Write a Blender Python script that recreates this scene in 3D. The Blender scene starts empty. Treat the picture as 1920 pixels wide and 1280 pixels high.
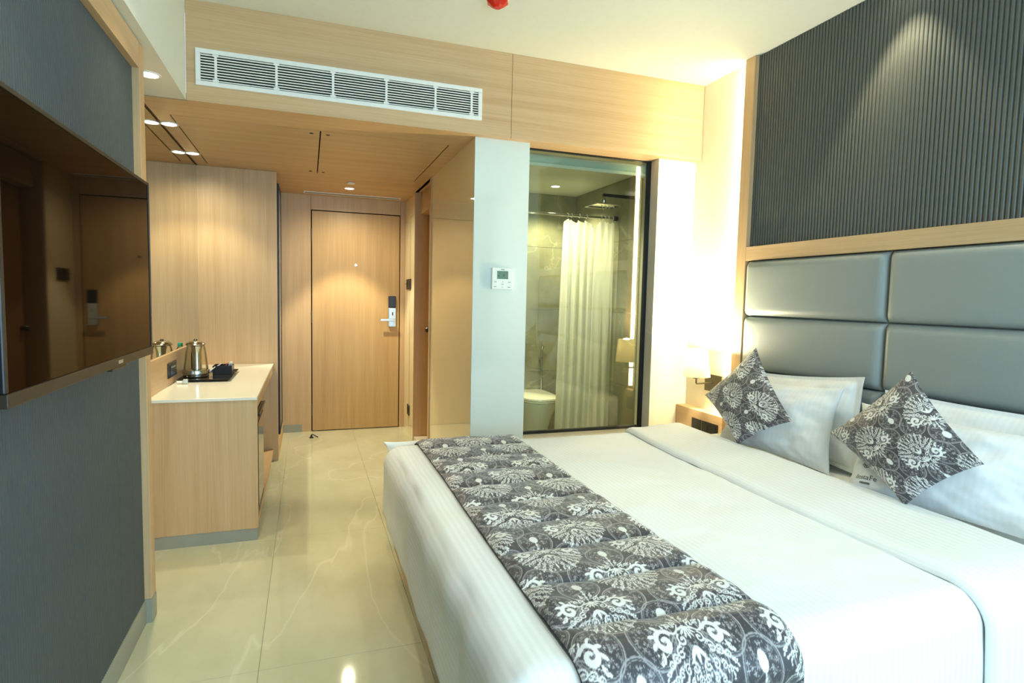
import bpy, bmesh, math, random
import numpy as np
from mathutils import Matrix, Vector, noise

random.seed(7)
S = bpy.context.scene
COL = S.collection

# ------------------------------------------------------------------ camera
cam_d = bpy.data.cameras.new('camera')
cam_d.sensor_width = 36.0
cam_d.sensor_fit = 'HORIZONTAL'
cam_d.lens = 36.0 * 1095.77 / 1920.0
cam_d.clip_start = 0.05
cam = bpy.data.objects.new('camera', cam_d)
COL.objects.link(cam)
rt = Vector((0.94397028, -0.32927683, 0.02229063))
up = Vector((0.00321328, 0.07670775, 0.99704844))
fw = Vector((0.33001482, 0.94111247, -0.0734679))
cam.matrix_world = Matrix(((rt.x, up.x, -fw.x, 0.0), (rt.y, up.y, -fw.y, 0.0),
                           (rt.z, up.z, -fw.z, 1.35), (0, 0, 0, 1)))
S.camera = cam

# ------------------------------------------------------------------ world, daylight, exposure
S.view_settings.view_transform = 'Standard'
S.view_settings.look = 'None'
S.view_settings.gamma = 1.0
S.view_settings.use_curve_mapping = False
S.cycles.caustics_reflective = False
S.cycles.caustics_refractive = False
S.cycles.max_bounces = 7
S.cycles.diffuse_bounces = 4
S.cycles.glossy_bounces = 4
S.cycles.adaptive_threshold = 0.05
S.cycles.sample_clamp_indirect = 6.0
S.view_settings.exposure = 0.56
W = bpy.data.worlds.new('world')
S.world = W
W.use_nodes = True
W.node_tree.nodes['Background'].inputs[0].default_value = (0.55, 0.72, 1.0, 1)
W.node_tree.nodes['Background'].inputs[1].default_value = 1.0
WARM = (1.0, 0.80, 0.47)
SOFTWARM = (1.0, 0.93, 0.66)
DAY = (0.52, 0.79, 1.0)
# daylight coming in through the window behind the camera
al = bpy.data.lights.new('window_daylight', 'AREA')
al.shape = 'RECTANGLE'
al.size, al.size_y = 2.3, 1.75
al.energy = 74
al.color = DAY
alo = bpy.data.objects.new('window_daylight', al)
COL.objects.link(alo)
alo.location = (1.05, -1.27, 1.55)
alo.rotation_euler = (math.radians(90), 0, 0)


# ------------------------------------------------------------------ material helpers
def srgb(r, g, b):
    f = lambda c: (c / 255 / 12.92) if c / 255 <= 0.04045 else ((c / 255 + 0.055) / 1.055) ** 2.4
    return (f(r), f(g), f(b), 1.0)


def new_mat(name):
    m = bpy.data.materials.new(name)
    m.use_nodes = True
    return m, m.node_tree, m.node_tree.nodes['Principled BSDF']


def plain(name, col, rough=0.5, metal=0.0, spec=0.5, coat=0.0, var=0.03, vscale=30.0, bump=0.0):
    m, t, b = new_mat(name)
    N, L = t.nodes, t.links
    b.inputs['Roughness'].default_value = rough
    b.inputs['Metallic'].default_value = metal
    b.inputs['Specular IOR Level'].default_value = spec
    b.inputs['Coat Weight'].default_value = coat
    b.inputs['Coat Roughness'].default_value = 0.03
    g = N.new('ShaderNodeNewGeometry')
    nz = N.new('ShaderNodeTexNoise')
    nz.inputs['Scale'].default_value = vscale
    nz.inputs['Detail'].default_value = 3
    L.new(g.outputs['Position'], nz.inputs['Vector'])
    mx = N.new('ShaderNodeMix')
    mx.data_type = 'RGBA'
    mx.inputs['A'].default_value = tuple(c * (1 - var) for c in col[:3]) + (1,)
    mx.inputs['B'].default_value = tuple(min(1, c * (1 + var)) for c in col[:3]) + (1,)
    L.new(nz.outputs['Fac'], mx.inputs['Factor'])
    L.new(mx.outputs['Result'], b.inputs['Base Color'])
    if bump:
        bp = N.new('ShaderNodeBump')
        bp.inputs['Strength'].default_value = bump
        bp.inputs['Distance'].default_value = 0.002
        L.new(nz.outputs['Fac'], bp.inputs['Height'])
        L.new(bp.outputs['Normal'], b.inputs['Normal'])
    return m


def wood(name, axis, c1=(211, 180, 138), c2=(189, 152, 108), rough=0.42):
    """fine straight-grained light oak, the grain running along one world axis"""
    m, t, b = new_mat(name)
    N, L = t.nodes, t.links
    g = N.new('ShaderNodeNewGeometry')

    def stretched(across, along, detail):
        mp = N.new('ShaderNodeMapping')
        sc = [across] * 3
        sc[axis] = along
        mp.inputs['Scale'].default_value = sc
        L.new(g.outputs['Position'], mp.inputs['Vector'])
        nz = N.new('ShaderNodeTexNoise')
        nz.inputs['Scale'].default_value = 1.0
        nz.inputs['Detail'].default_value = detail
        nz.inputs['Roughness'].default_value = 0.6
        nz.inputs['Distortion'].default_value = 0.25
        L.new(mp.outputs['Vector'], nz.inputs['Vector'])
        return nz
    wide = stretched(16, 0.5, 3)
    fine = stretched(210, 3.0, 4)
    ad = N.new('ShaderNodeMath')
    ad.operation = 'MULTIPLY_ADD'
    ad.inputs[1].default_value = 0.45
    L.new(fine.outputs['Fac'], ad.inputs[0])
    m2 = N.new('ShaderNodeMath')
    m2.operation = 'MULTIPLY'
    m2.inputs[1].default_value = 0.55
    L.new(wide.outputs['Fac'], m2.inputs[0])
    L.new(m2.outputs[0], ad.inputs[2])
    rp = N.new('ShaderNodeValToRGB')
    e = rp.color_ramp.elements
    e[0].position, e[0].color = 0.32, srgb(*c2)
    e[1].position, e[1].color = 0.66, srgb(*c1)
    L.new(ad.outputs[0], rp.inputs['Fac'])
    L.new(rp.outputs['Color'], b.inputs['Base Color'])
    b.inputs['Roughness'].default_value = rough
    bp = N.new('ShaderNodeBump')
    bp.inputs['Strength'].default_value = 0.12
    bp.inputs['Distance'].default_value = 0.001
    L.new(fine.outputs['Fac'], bp.inputs['Height'])
    L.new(bp.outputs['Normal'], b.inputs['Normal'])
    return m


def marble(name, base, dark, vein, rough=0.06, scale=1.0, vein_amt=0.5):
    m, t, b = new_mat(name)
    N, L = t.nodes, t.links
    g = N.new('ShaderNodeNewGeometry')
    mp = N.new('ShaderNodeMapping')
    mp.inputs['Rotation'].default_value = (0.3, 0.2, 0.6)
    mp.inputs['Scale'].default_value = (scale, scale * 0.6, scale)
    L.new(g.outputs['Position'], mp.inputs['Vector'])
    cl = N.new('ShaderNodeTexNoise')
    cl.inputs['Scale'].default_value = 2.2
    cl.inputs['Detail'].default_value = 8
    cl.inputs['Roughness'].default_value = 0.62
    L.new(mp.outputs['Vector'], cl.inputs['Vector'])
    mx = N.new('ShaderNodeMix')
    mx.data_type = 'RGBA'
    mx.inputs['A'].default_value = dark
    mx.inputs['B'].default_value = base
    cr = N.new('ShaderNodeMapRange')
    cr.inputs['From Min'].default_value = 0.3
    cr.inputs['From Max'].default_value = 0.65
    L.new(cl.outputs['Fac'], cr.inputs['Value'])
    L.new(cr.outputs['Result'], mx.inputs['Factor'])
    # thin pale veins: where a distorted low noise crosses its middle value
    vn = N.new('ShaderNodeTexNoise')
    vn.inputs['Scale'].default_value = 0.75
    vn.inputs['Detail'].default_value = 5
    vn.inputs['Roughness'].default_value = 0.5
    vn.inputs['Distortion'].default_value = 0.6
    L.new(mp.outputs['Vector'], vn.inputs['Vector'])
    sb = N.new('ShaderNodeMath')
    sb.operation = 'SUBTRACT'
    sb.inputs[1].default_value = 0.5
    L.new(vn.outputs['Fac'], sb.inputs[0])
    ab = N.new('ShaderNodeMath')
    ab.operation = 'ABSOLUTE'
    L.new(sb.outputs[0], ab.inputs[0])
    vr = N.new('ShaderNodeMapRange')
    vr.inputs['From Min'].default_value = 0.0
    vr.inputs['From Max'].default_value = 0.006
    vr.inputs['To Min'].default_value = vein_amt
    vr.inputs['To Max'].default_value = 0.0
    L.new(ab.outputs[0], vr.inputs['Value'])
    mv = N.new('ShaderNodeMix')
    mv.data_type = 'RGBA'
    mv.inputs['B'].default_value = vein
    L.new(mx.outputs['Result'], mv.inputs['A'])
    L.new(vr.outputs['Result'], mv.inputs['Factor'])
    L.new(mv.outputs['Result'], b.inputs['Base Color'])
    b.inputs['Roughness'].default_value = rough
    return m


def emit(name, col, strength):
    m, t, b = new_mat(name)
    b.inputs['Base Color'].default_value = (0.8, 0.8, 0.8, 1)
    b.inputs['Emission Color'].default_value = tuple(col[:3]) + (1,)
    b.inputs['Emission Strength'].default_value = strength
    return m


def pane_mat(name, tint, ior=1.5, rough=0.0, boost=1.0):
    """thin glass: clear with a Fresnel reflection"""
    m = bpy.data.materials.new(name)
    m.use_nodes = True
    t = m.node_tree
    N, L = t.nodes, t.links
    N.remove(N['Principled BSDF'])
    tr = N.new('ShaderNodeBsdfTransparent')
    tr.inputs['Color'].default_value = tint
    gl = N.new('ShaderNodeBsdfGlossy')
    gl.inputs['Roughness'].default_value = rough
    fr = N.new('ShaderNodeFresnel')
    fr.inputs['IOR'].default_value = ior
    mu = N.new('ShaderNodeMath')
    mu.operation = 'MULTIPLY'
    mu.inputs[1].default_value = boost
    mu.use_clamp = True
    L.new(fr.outputs[0], mu.inputs[0])
    mx = N.new('ShaderNodeMixShader')
    L.new(mu.outputs[0], mx.inputs['Fac'])
    L.new(tr.outputs[0], mx.inputs[1])
    L.new(gl.outputs[0], mx.inputs[2])
    L.new(mx.outputs[0], N['Material Output'].inputs['Surface'])
    return m


def striped_fabric(name, col, axis, pitch=0.016, amt=0.05, rough=0.75):
    """white satin-stripe bed linen; stripes stacked along one object axis"""
    m, t, b = new_mat(name)
    N, L = t.nodes, t.links
    tc = N.new('ShaderNodeTexCoord')
    sp = N.new('ShaderNodeSeparateXYZ')
    L.new(tc.outputs['Object'], sp.inputs[0])
    at = N.new('ShaderNodeAttribute')
    at.attribute_name = 'stripe'
    mu = N.new('ShaderNodeMath')
    mu.operation = 'MULTIPLY'
    mu.inputs[1].default_value = 2 * math.pi / pitch
    L.new(at.outputs['Fac'] if axis is None else sp.outputs[axis], mu.inputs[0])
    sn = N.new('ShaderNodeMath')
    sn.operation = 'SINE'
    L.new(mu.outputs[0], sn.inputs[0])
    mr = N.new('ShaderNodeMapRange')
    mr.inputs['From Min'].default_value = -0.4
    mr.inputs['From Max'].default_value = 0.4
    L.new(sn.outputs[0], mr.inputs['Value'])
    mx = N.new('ShaderNodeMix')
    mx.data_type = 'RGBA'
    mx.inputs['A'].default_value = col
    mx.inputs['B'].default_value = tuple(c * (1 - amt) for c in col[:3]) + (1,)
    L.new(mr.outputs['Result'], mx.inputs['Factor'])
    L.new(mx.outputs['Result'], b.inputs['Base Color'])
    b.inputs['Roughness'].default_value = rough
    b.inputs['Specular IOR Level'].default_value = 0.2
    nz = N.new('ShaderNodeTexNoise')
    nz.inputs['Scale'].default_value = 9
    nz.inputs['Detail'].default_value = 4
    L.new(tc.outputs['Object'], nz.inputs['Vector'])
    bp = N.new('ShaderNodeBump')
    bp.inputs['Strength'].default_value = 0.25
    bp.inputs['Distance'].default_value = 0.01
    L.new(nz.outputs['Fac'], bp.inputs['Height'])
    L.new(bp.outputs['Normal'], b.inputs['Normal'])
    return m


def print_fabric(name):
    m, t, b = new_mat(name)
    N, L = t.nodes, t.links
    at = N.new('ShaderNodeAttribute')
    at.attribute_name = 'print'
    rp = N.new('ShaderNodeValToRGB')
    e = rp.color_ramp.elements
    e[0].position, e[0].color = 0.0, srgb(60, 57, 61)
    e[1].position, e[1].color = 1.0, srgb(222, 221, 214)
    k = rp.color_ramp.elements.new(0.42)
    k.color = srgb(142, 138, 138)
    L.new(at.outputs['Fac'], rp.inputs['Fac'])
    L.new(rp.outputs['Color'], b.inputs['Base Color'])
    b.inputs['Roughness'].default_value = 0.5
    b.inputs['Sheen Weight'].default_value = 0.35
    b.inputs['Sheen Roughness'].default_value = 0.4
    return m


M = {}
M['wood_x'] = wood('oak_veneer_grain_x', 0)
M['wood_y'] = wood('oak_veneer_grain_y', 1)
M['wood_z'] = wood('oak_veneer_grain_z', 2)
M['wood_door'] = wood('oak_door_grain_z', 2, (204, 168, 114), (181, 142, 90))
M['wood_dark'] = wood('oak_bath_door', 2, (176, 128, 72), (150, 104, 54))
M['paint'] = plain('cream_paint', srgb(220, 223, 213), 0.6)
M['paint_wall'] = plain('warm_white_paint', srgb(238, 230, 208), 0.55)
M['flute'] = plain('charcoal_fluted_laminate', srgb(90, 91, 84), 0.42, spec=0.4)
M['flute_l'] = plain('charcoal_ribbed_laminate', srgb(72, 77, 77), 0.5, spec=0.4)
M['leather'] = plain('grey_leather', srgb(144, 151, 147), 0.48, spec=0.55, bump=0.15, vscale=260)
M['black'] = plain('black_plastic', srgb(22, 22, 24), 0.3)
M['black_metal'] = plain('black_anodised_metal', srgb(28, 29, 32), 0.35, metal=0.3)
M['gap'] = plain('shadow_gap_black', srgb(10, 9, 8), 0.9)
M['white_glass'] = plain('white_back_painted_glass', srgb(214, 224, 218), 0.04, spec=0.6, coat=0.3, var=0.01)
M['cream_glass'] = plain('beige_back_painted_glass', srgb(244, 231, 194), 0.03, spec=0.5, coat=0.0, var=0.01)
M['stone'] = marble('cream_stone', srgb(226, 218, 196), srgb(214, 204, 180), srgb(236, 230, 212), 0.25)
M['floor'] = marble('polished_beige_marble_tile', srgb(205, 203, 174), srgb(186, 184, 152), srgb(232, 229, 212), 0.06, 1.0, 0.30)
M['grout'] = plain('tile_grout', srgb(176, 172, 146), 0.8)
M['bath_tile'] = marble('grey_green_bath_marble', srgb(146, 144, 118), srgb(112, 112, 92), srgb(196, 192, 160), 0.18, 1.2, 0.28)
M['skirt'] = plain('brushed_grey_skirting', srgb(152, 153, 142), 0.4, metal=0.0, var=0.08, vscale=12)
M['white_metal'] = plain('white_powder_coat', srgb(238, 238, 232), 0.4)
M['white_plastic'] = plain('white_plastic', srgb(236, 238, 232), 0.35)
M['quartz'] = plain('cream_quartz', srgb(240, 236, 220), 0.18, spec=0.5, var=0.015)
M['steel'] = plain('polished_steel', srgb(196, 196, 190), 0.14, metal=1.0)
M['satin'] = plain('satin_chrome', srgb(205, 212, 214), 0.3, metal=0.9)
M['chrome'] = plain('chrome', srgb(215, 215, 212), 0.06, metal=1.0)
M['dark_steel'] = plain('dark_bronze', srgb(70, 64, 50), 0.35, metal=0.6)
M['ceramic'] = plain('white_ceramic', srgb(240, 238, 226), 0.12)
M['curtain'] = plain('shower_curtain_fabric', srgb(236, 234, 220), 0.6, spec=0.3)
M['linen'] = striped_fabric('white_stripe_linen', (0.82, 0.83, 0.82, 1), None, 0.020, 0.05)
M['pillow'] = striped_fabric('white_pillow_linen', (0.81, 0.815, 0.80, 1), 1, 0.022, 0.025)
M['sheet'] = plain('white_sheet', srgb(236, 236, 230), 0.75, spec=0.2)
M['print'] = print_fabric('damask_print_velvet')
M['runner_back'] = plain('dark_grey_lining', srgb(58, 56, 60), 0.8)
M['ink'] = plain('dark_grey_ink', srgb(70, 70, 62), 0.8)
M['pane'] = pane_mat('bath_window_glass', (0.93, 0.96, 0.86, 1), 1.5, 0.0, 1.4)
M['clear'] = pane_mat('clear_glass', (0.96, 0.98, 0.95, 1), 1.45)
M['kettle_glass'] = pane_mat('kettle_glass', (0.97, 0.98, 0.96, 1), 1.2, 0.0, 0.7)
M['bottle'] = pane_mat('water_bottle_plastic', (0.72, 0.84, 0.80, 1), 1.33)
M['teal'] = plain('teal_plastic_cap', srgb(70, 190, 160), 0.4)
M['red'] = plain('red_lens_plastic', srgb(205, 30, 10), 0.15, coat=0.4)
M['lcd'] = plain('green_grey_display', srgb(96, 124, 100), 0.25)
M['lcd_ink'] = plain('display_segments', srgb(42, 62, 48), 0.4)
M['dark_glass'] = plain('dark_smoked_glass', srgb(30, 30, 28), 0.05, spec=0.8)
M['bronze_glass'] = plain('bronze_tinted_panel', srgb(150, 126, 92), 0.12, spec=0.5)
M['screen'] = plain('television_screen_glass', srgb(9, 8, 7), 0.035, spec=0.22, var=0.0)
M['tv_bezel'] = plain('television_bezel', srgb(52, 44, 33), 0.4, spec=0.3)
M['sachet'] = plain('sachet_paper', srgb(188, 176, 190), 0.5)
M['sachet_red'] = plain('brown_sachet_paper', srgb(120, 62, 54), 0.5)
M['bed_wood'] = wood('bed_base_veneer', 1, (206, 160, 118), (188, 140, 98))
ts = bpy.data.materials.new('television_screen_film')
ts.use_nodes = True
N_, L_ = ts.node_tree.nodes, ts.node_tree.links
N_.remove(N_['Principled BSDF'])
d_ = N_.new('ShaderNodeBsdfDiffuse'); d_.inputs[0].default_value = srgb(10, 9, 7)
g_ = N_.new('ShaderNodeBsdfGlossy'); g_.inputs['Color'].default_value = (0.42, 0.38, 0.33, 1); g_.inputs['Roughness'].default_value = 0.03
f_ = N_.new('ShaderNodeFresnel'); f_.inputs['IOR'].default_value = 1.5
x_ = N_.new('ShaderNodeMixShader')
L_.new(f_.outputs[0], x_.inputs[0]); L_.new(d_.outputs[0], x_.inputs[1]); L_.new(g_.outputs[0], x_.inputs[2])
L_.new(x_.outputs[0], N_['Material Output'].inputs['Surface'])
M['screen'] = ts
# mirror: slightly warm silver
mm, mt, mb = new_mat('wall_mirror_silver')
mb.inputs['Base Color'].default_value = (0.72, 0.69, 0.54, 1)
mb.inputs['Metallic'].default_value = 1.0
mb.inputs['Roughness'].default_value = 0.015
M['mirror'] = mm
cm_ = bpy.data.materials.new('shower_curtain_cloth')
cm_.use_nodes = True
N_, L_ = cm_.node_tree.nodes, cm_.node_tree.links
N_.remove(N_['Principled BSDF'])
d_ = N_.new('ShaderNodeBsdfDiffuse'); d_.inputs[0].default_value = srgb(240, 238, 226)
t_ = N_.new('ShaderNodeBsdfTranslucent'); t_.inputs[0].default_value = srgb(240, 238, 226)
x_ = N_.new('ShaderNodeMixShader'); x_.inputs[0].default_value = 0.45
L_.new(d_.outputs[0], x_.inputs[1]); L_.new(t_.outputs[0], x_.inputs[2])
L_.new(x_.outputs[0], N_['Material Output'].inputs['Surface'])
M['curtain'] = cm_
# lamp shade: thin cloth, lets light through
sm = bpy.data.materials.new('lamp_shade_cloth')
sm.use_nodes = True
N_, L_ = sm.node_tree.nodes, sm.node_tree.links
N_.remove(N_['Principled BSDF'])
d_ = N_.new('ShaderNodeBsdfDiffuse'); d_.inputs[0].default_value = (0.85, 0.8, 0.66, 1)
t_ = N_.new('ShaderNodeBsdfTranslucent'); t_.inputs[0].default_value = (0.9, 0.82, 0.62, 1)
x_ = N_.new('ShaderNodeMixShader'); x_.inputs[0].default_value = 0.68
L_.new(d_.outputs[0], x_.inputs[1]); L_.new(t_.outputs[0], x_.inputs[2])
L_.new(x_.outputs[0], N_['Material Output'].inputs['Surface'])
M['shade'] = sm


# ------------------------------------------------------------------ object helpers
def wloc(o):
    v = Vector(o.location)
    while o.parent:
        o = o.parent
        v += Vector(o.location)
    return v


def link(name, mesh, mat, loc=(0, 0, 0), parent=None):
    """mesh is in coordinates relative to loc (world)"""
    o = bpy.data.objects.new(name, mesh)
    COL.objects.link(o)
    if mat is not None and len(mesh.materials) == 0:
        mesh.materials.append(mat)
    if parent:
        o.parent = parent
        o.location = Vector(loc) - wloc(parent)
    else:
        o.location = loc
    return o


def tag(o, label=None, cat=None, group=None, kind=None):
    if label: o['label'] = label
    if cat: o['category'] = cat
    if group: o['group'] = group
    if kind: o['kind'] = kind
    return o


def thing(name, label, cat, loc, group=None):
    o = bpy.data.objects.new(name, None)
    o.empty_display_size = 0.05
    COL.objects.link(o)
    o.location = loc
    return tag(o, label, cat, group)


def struct(o, label, cat='structure'):
    o['kind'] = 'structure'
    o['label'] = label
    o['category'] = cat
    return o


def bm_mesh(bm, name, smooth=False, angle=None):
    me = bpy.data.meshes.new(name)
    bmesh.ops.recalc_face_normals(bm, faces=bm.faces)
    bm.to_mesh(me)
    bm.free()
    if smooth:
        for p in me.polygons:
            p.use_smooth = True
        if angle:
            try:
                me.set_sharp_from_angle(angle=math.radians(angle))
            except Exception:
                pass
    return me


def add_box(bm, b, bevel=0.0, seg=2):
    x0, x1, y0, y1, z0, z1 = b
    vs = [bm.verts.new(p) for p in ((x0, y0, z0), (x1, y0, z0), (x1, y1, z0), (x0, y1, z0),
                                    (x0, y0, z1), (x1, y0, z1), (x1, y1, z1), (x0, y1, z1))]
    fs = [bm.faces.new([vs[i] for i in f]) for f in ((0, 3, 2, 1), (4, 5, 6, 7), (0, 1, 5, 4),
                                                     (1, 2, 6, 5), (2, 3, 7, 6), (3, 0, 4, 7))]
    if bevel > 0:
        es = list({e for f in fs for e in f.edges})
        bmesh.ops.bevel(bm, geom=es, offset=bevel, segments=seg, profile=0.5, affect='EDGES')


def box(name, b, mat, parent=None, bevel=0.0, seg=2):
    cx, cy, cz = (b[0] + b[1]) / 2, (b[2] + b[3]) / 2, min(b[4], b[5])
    bm = bmesh.new()
    add_box(bm, (b[0] - cx, b[1] - cx, b[2] - cy, b[3] - cy, b[4] - cz, b[5] - cz), bevel, seg)
    return link(name, bm_mesh(bm, name), mat, (cx, cy, cz), parent)


def boxes(name, bs, mat, parent=None, bevel=0.0):
    b0 = bs[0]
    c = ((b0[0] + b0[1]) / 2, (b0[2] + b0[3]) / 2, b0[4])
    bm = bmesh.new()
    for b in bs:
        add_box(bm, (b[0] - c[0], b[1] - c[0], b[2] - c[1], b[3] - c[1], b[4] - c[2], b[5] - c[2]), bevel)
    return link(name, bm_mesh(bm, name), mat, c, parent)


def lathe(name, prof, mat, loc, parent=None, seg=32, axis='z', smooth=True, angle=35):
    """prof: list of (r, h); axis the turning axis"""
    bm = bmesh.new()
    rings = []
    for r, h in prof:
        if r < 1e-6:
            rings.append([bm.verts.new((0, 0, h))])
        else:
            rings.append([bm.verts.new((r * math.cos(2 * math.pi * i / seg), r * math.sin(2 * math.pi * i / seg), h)) for i in range(seg)])
    for a, b in zip(rings, rings[1:]):
        for i in range(seg):
            j = (i + 1) % seg
            if len(a) == 1 and len(b) > 1: bm.faces.new((a[0], b[i], b[j]))
            elif len(b) == 1 and len(a) > 1: bm.faces.new((a[i], a[j], b[0]))
            elif len(a) > 1: bm.faces.new((a[i], a[j], b[j], b[i]))
    if axis == 'x':
        bmesh.ops.rotate(bm, verts=bm.verts, matrix=Matrix.Rotation(math.radians(90), 3, 'Y'))
    elif axis == 'y':
        bmesh.ops.rotate(bm, verts=bm.verts, matrix=Matrix.Rotation(math.radians(-90), 3, 'X'))
    return link(name, bm_mesh(bm, name, smooth, angle), mat, loc, parent)


def tube(name, pts, r, mat, parent=None, seg=10, cap=True):
    """tube along world points; r number or list"""
    P = [Vector(p) for p in pts]
    base = P[0].copy()
    n = len(P)
    rs = r if isinstance(r, (list, tuple)) else [r] * n
    bm = bmesh.new()
    rings = []
    prev = None
    for i in range(n):
        d = (P[min(i + 1, n - 1)] - P[max(i - 1, 0)]).normalized()
        if prev is None:
            a = d.orthogonal().normalized()
        else:
            a = (prev - d * prev.dot(d)).normalized()
        prev = a
        b = d.cross(a)
        rings.append([bm.verts.new(P[i] - base + (a * math.cos(2 * math.pi * k / seg) + b * math.sin(2 * math.pi * k / seg)) * rs[i]) for k in range(seg)])
    for a, b in zip(rings, rings[1:]):
        for k in range(seg):
            bm.faces.new((a[k], a[(k + 1) % seg], b[(k + 1) % seg], b[k]))
    if cap:
        bm.faces.new(rings[0][::-1]); bm.faces.new(rings[-1])
    return link(name, bm_mesh(bm, name, True, 50), mat, base, parent)


def grid_mesh(name, nu, nv, fn, smooth=True, both=None):
    """sheet from fn(u,v)->Vector ; nu,nv cells"""
    vs, fs = [], []
    for j in range(nv + 1):
        for i in range(nu + 1):
            vs.append(tuple(fn(i / nu, j / nv)))
    for j in range(nv):
        for i in range(nu):
            a = j * (nu + 1) + i
            fs.append((a, a + 1, a + nu + 2, a + nu + 1))
    me = bpy.data.meshes.new(name)
    me.from_pydata(vs, [], fs)
    for p in me.polygons:
        p.use_smooth = smooth
    me.update()
    return me


def spot(name, loc, energy, parent, color=SOFTWARM, angle=76, blend=0.35, radius=0.03, target=None):
    l = bpy.data.lights.new(name, 'SPOT')
    l.energy = energy
    l.color = color
    l.spot_size = math.radians(angle)
    l.spot_blend = blend
    l.shadow_soft_size = radius
    o = bpy.data.objects.new(name, l)
    COL.objects.link(o)
    o.parent = parent
    o.location = Vector(loc) - wloc(parent)
    if target:
        d = Vector(target) - Vector(loc)
        o.rotation_euler = d.to_track_quat('-Z', 'Y').to_euler()
    return o


M['lens'] = emit('downlight_lens', (1.0, 0.93, 0.78), 14.0)


def downlight(x, y, z, label, energy, group='recessed ceiling downlights', r=0.042, spill=0, **kw):
    t = thing('downlight', label, 'light', (x, y, z), group)
    lathe('trim_ring', [(r * 0.86, -0.001), (r * 0.9, -0.004), (r * 1.12, -0.004), (r * 1.16, 0.0), (r * 1.16, 0.003)], M['white_metal'], (x, y, z), t)
    lathe('lens', [(0, -0.0025), (r * 0.88, -0.0025)], M['lens'], (x, y, z), t)
    spot('downlight_lamp', (x, y, z - 0.02), energy, t, **kw)
    if spill:
        spot('downlight_spill', (x, y, z - 0.02), spill, t, angle=165, blend=0.9, color=kw.get('color', SOFTWARM))
    return t


# ================================================================== THE SETTING
HC, HB = 2.78, 2.295          # main ceiling, dropped ceiling
# ---- floor with separate polished tiles 0.6 x 1.2
fl = struct(box('floor', (-0.9, 2.6, -1.3, 6.2, -0.06, -0.004), M['grout']), 'polished beige marble tiled floor of the room and entrance', 'floor')
tile_bm = bmesh.new()
add_box(tile_bm, (-0.2993, 0.2993, -0.5993, 0.5993, 0.0, 0.012), 0.0006, 1)
tile_me = bm_mesh(tile_bm, 'tile')
tile_me.materials.append(M['floor'])
tx0, ty0 = -0.15 - 0.6 * 2, 2.18 - 1.2 * 3
for i in range(7):
    for j in range(7):
        cx, cy = tx0 + 0.59 * (i + 0.5), ty0 + 1.2 * (j + 0.5)
        if cx - 0.3 > 2.5 or cx + 0.3 < -0.85 or cy - 0.6 > 6.1 or cy + 0.6 < -1.25:
            continue
        if cx > 1.3 and cy > 3.9:
            continue
        o = bpy.data.objects.new('tile', tile_me)
        COL.objects.link(o)
        o.parent = fl
        o.scale = (0.59 / 0.6, 1, 1)
        o.location = Vector((cx, cy, -0.012)) - wloc(fl)

# ---- ceilings
struct(box('ceiling', (-0.9, 2.6, -1.4, 3.52, HC, HC + 0.1), M['paint']), 'smooth cream painted main ceiling above the bed', 'ceiling')
struct(box('trim_1', (-0.9, -0.565, -1.3, 3.349, HB, HC), M['paint']), 'cream dropped soffit running along the television wall', 'soffit')

bh = struct(box('trim_2', (-0.565, 2.487, 3.372, 3.52, HB + 0.001, HC - 0.001), M['gap']), 'light oak bulkhead across the room above the entrance', 'bulkhead')
box('veneer_panel', (-0.564, 1.139, 3.35, 3.3715, HB, HC), M['wood_x'], bh, 0.001)
box('veneer_panel', (1.141, 2.486, 3.35, 3.3715, HB, HC), M['wood_x'], bh, 0.001)
box('underside_panel', (0.945, 2.486, 3.3718, 3.52, HB - 0.0005, HB + 0.0008), M['wood_x'], bh)

ce = struct(box('ceiling_entrance', (-0.786, 0.93, 3.372, 6.03, HB + 0.013, HB + 0.04), M['gap']), 'oak veneered low ceiling of the entrance passage', 'ceiling')
PX0, PXM, PX1, PY0, PY1 = -0.695, 0.075, 0.835, 3.665, 4.92
for b in ((-0.776, 0.957, 3.372, PY0 - 0.006, HB, HB + 0.012), (-0.776, 0.957, PY1 + 0.002, 6.03, HB, HB + 0.012),
          (-0.776, PX0 - 0.005, PY0 - 0.006, PY1 + 0.002, HB, HB + 0.012), (PX1 + 0.005, 0.957, PY0 - 0.006, PY1 + 0.002, HB, HB + 0.012)):
    box('ceiling_board', b, M['wood_x'], ce)
box('access_panel', (PX0 + 0.003, PXM - 0.004, PY0, PY1, HB, HB + 0.012), M['wood_x'], ce)
box('access_panel', (PXM + 0.004, PX1 - 0.003, PY0, PY1, HB, HB + 0.012), M['wood_x'], ce)
for x in (0.025, 0.118):
    for y in (3.73, 4.86):
        lathe('panel_latch', [(0.0, -0.002), (0.004, -0.002), (0.0045, -0.003), (0.010, -0.003), (0.012, 0.0)], M['dark_steel'], (x, y, HB), ce, 14)

# ---- right (headboard) wall
struct(box('wall_right', (2.49, 2.6, -1.3, 5.5, 0, HC), M['paint_wall']), 'warm white wall behind the bed head and lamp', 'wall')
# ---- left walls
wl = struct(box('wall_left', (-0.9, -0.648, -1.3, 2.708, 0, HB), M['paint']), 'charcoal ribbed wall with oak edging behind the television', 'wall')
struct(box('wall_left_recess', (-0.9, -0.79, 2.7085, 6.15, 0, HB + 0.04), M['wood_z']), 'oak lined recess wall behind the counter and wardrobe', 'wall')


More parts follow.
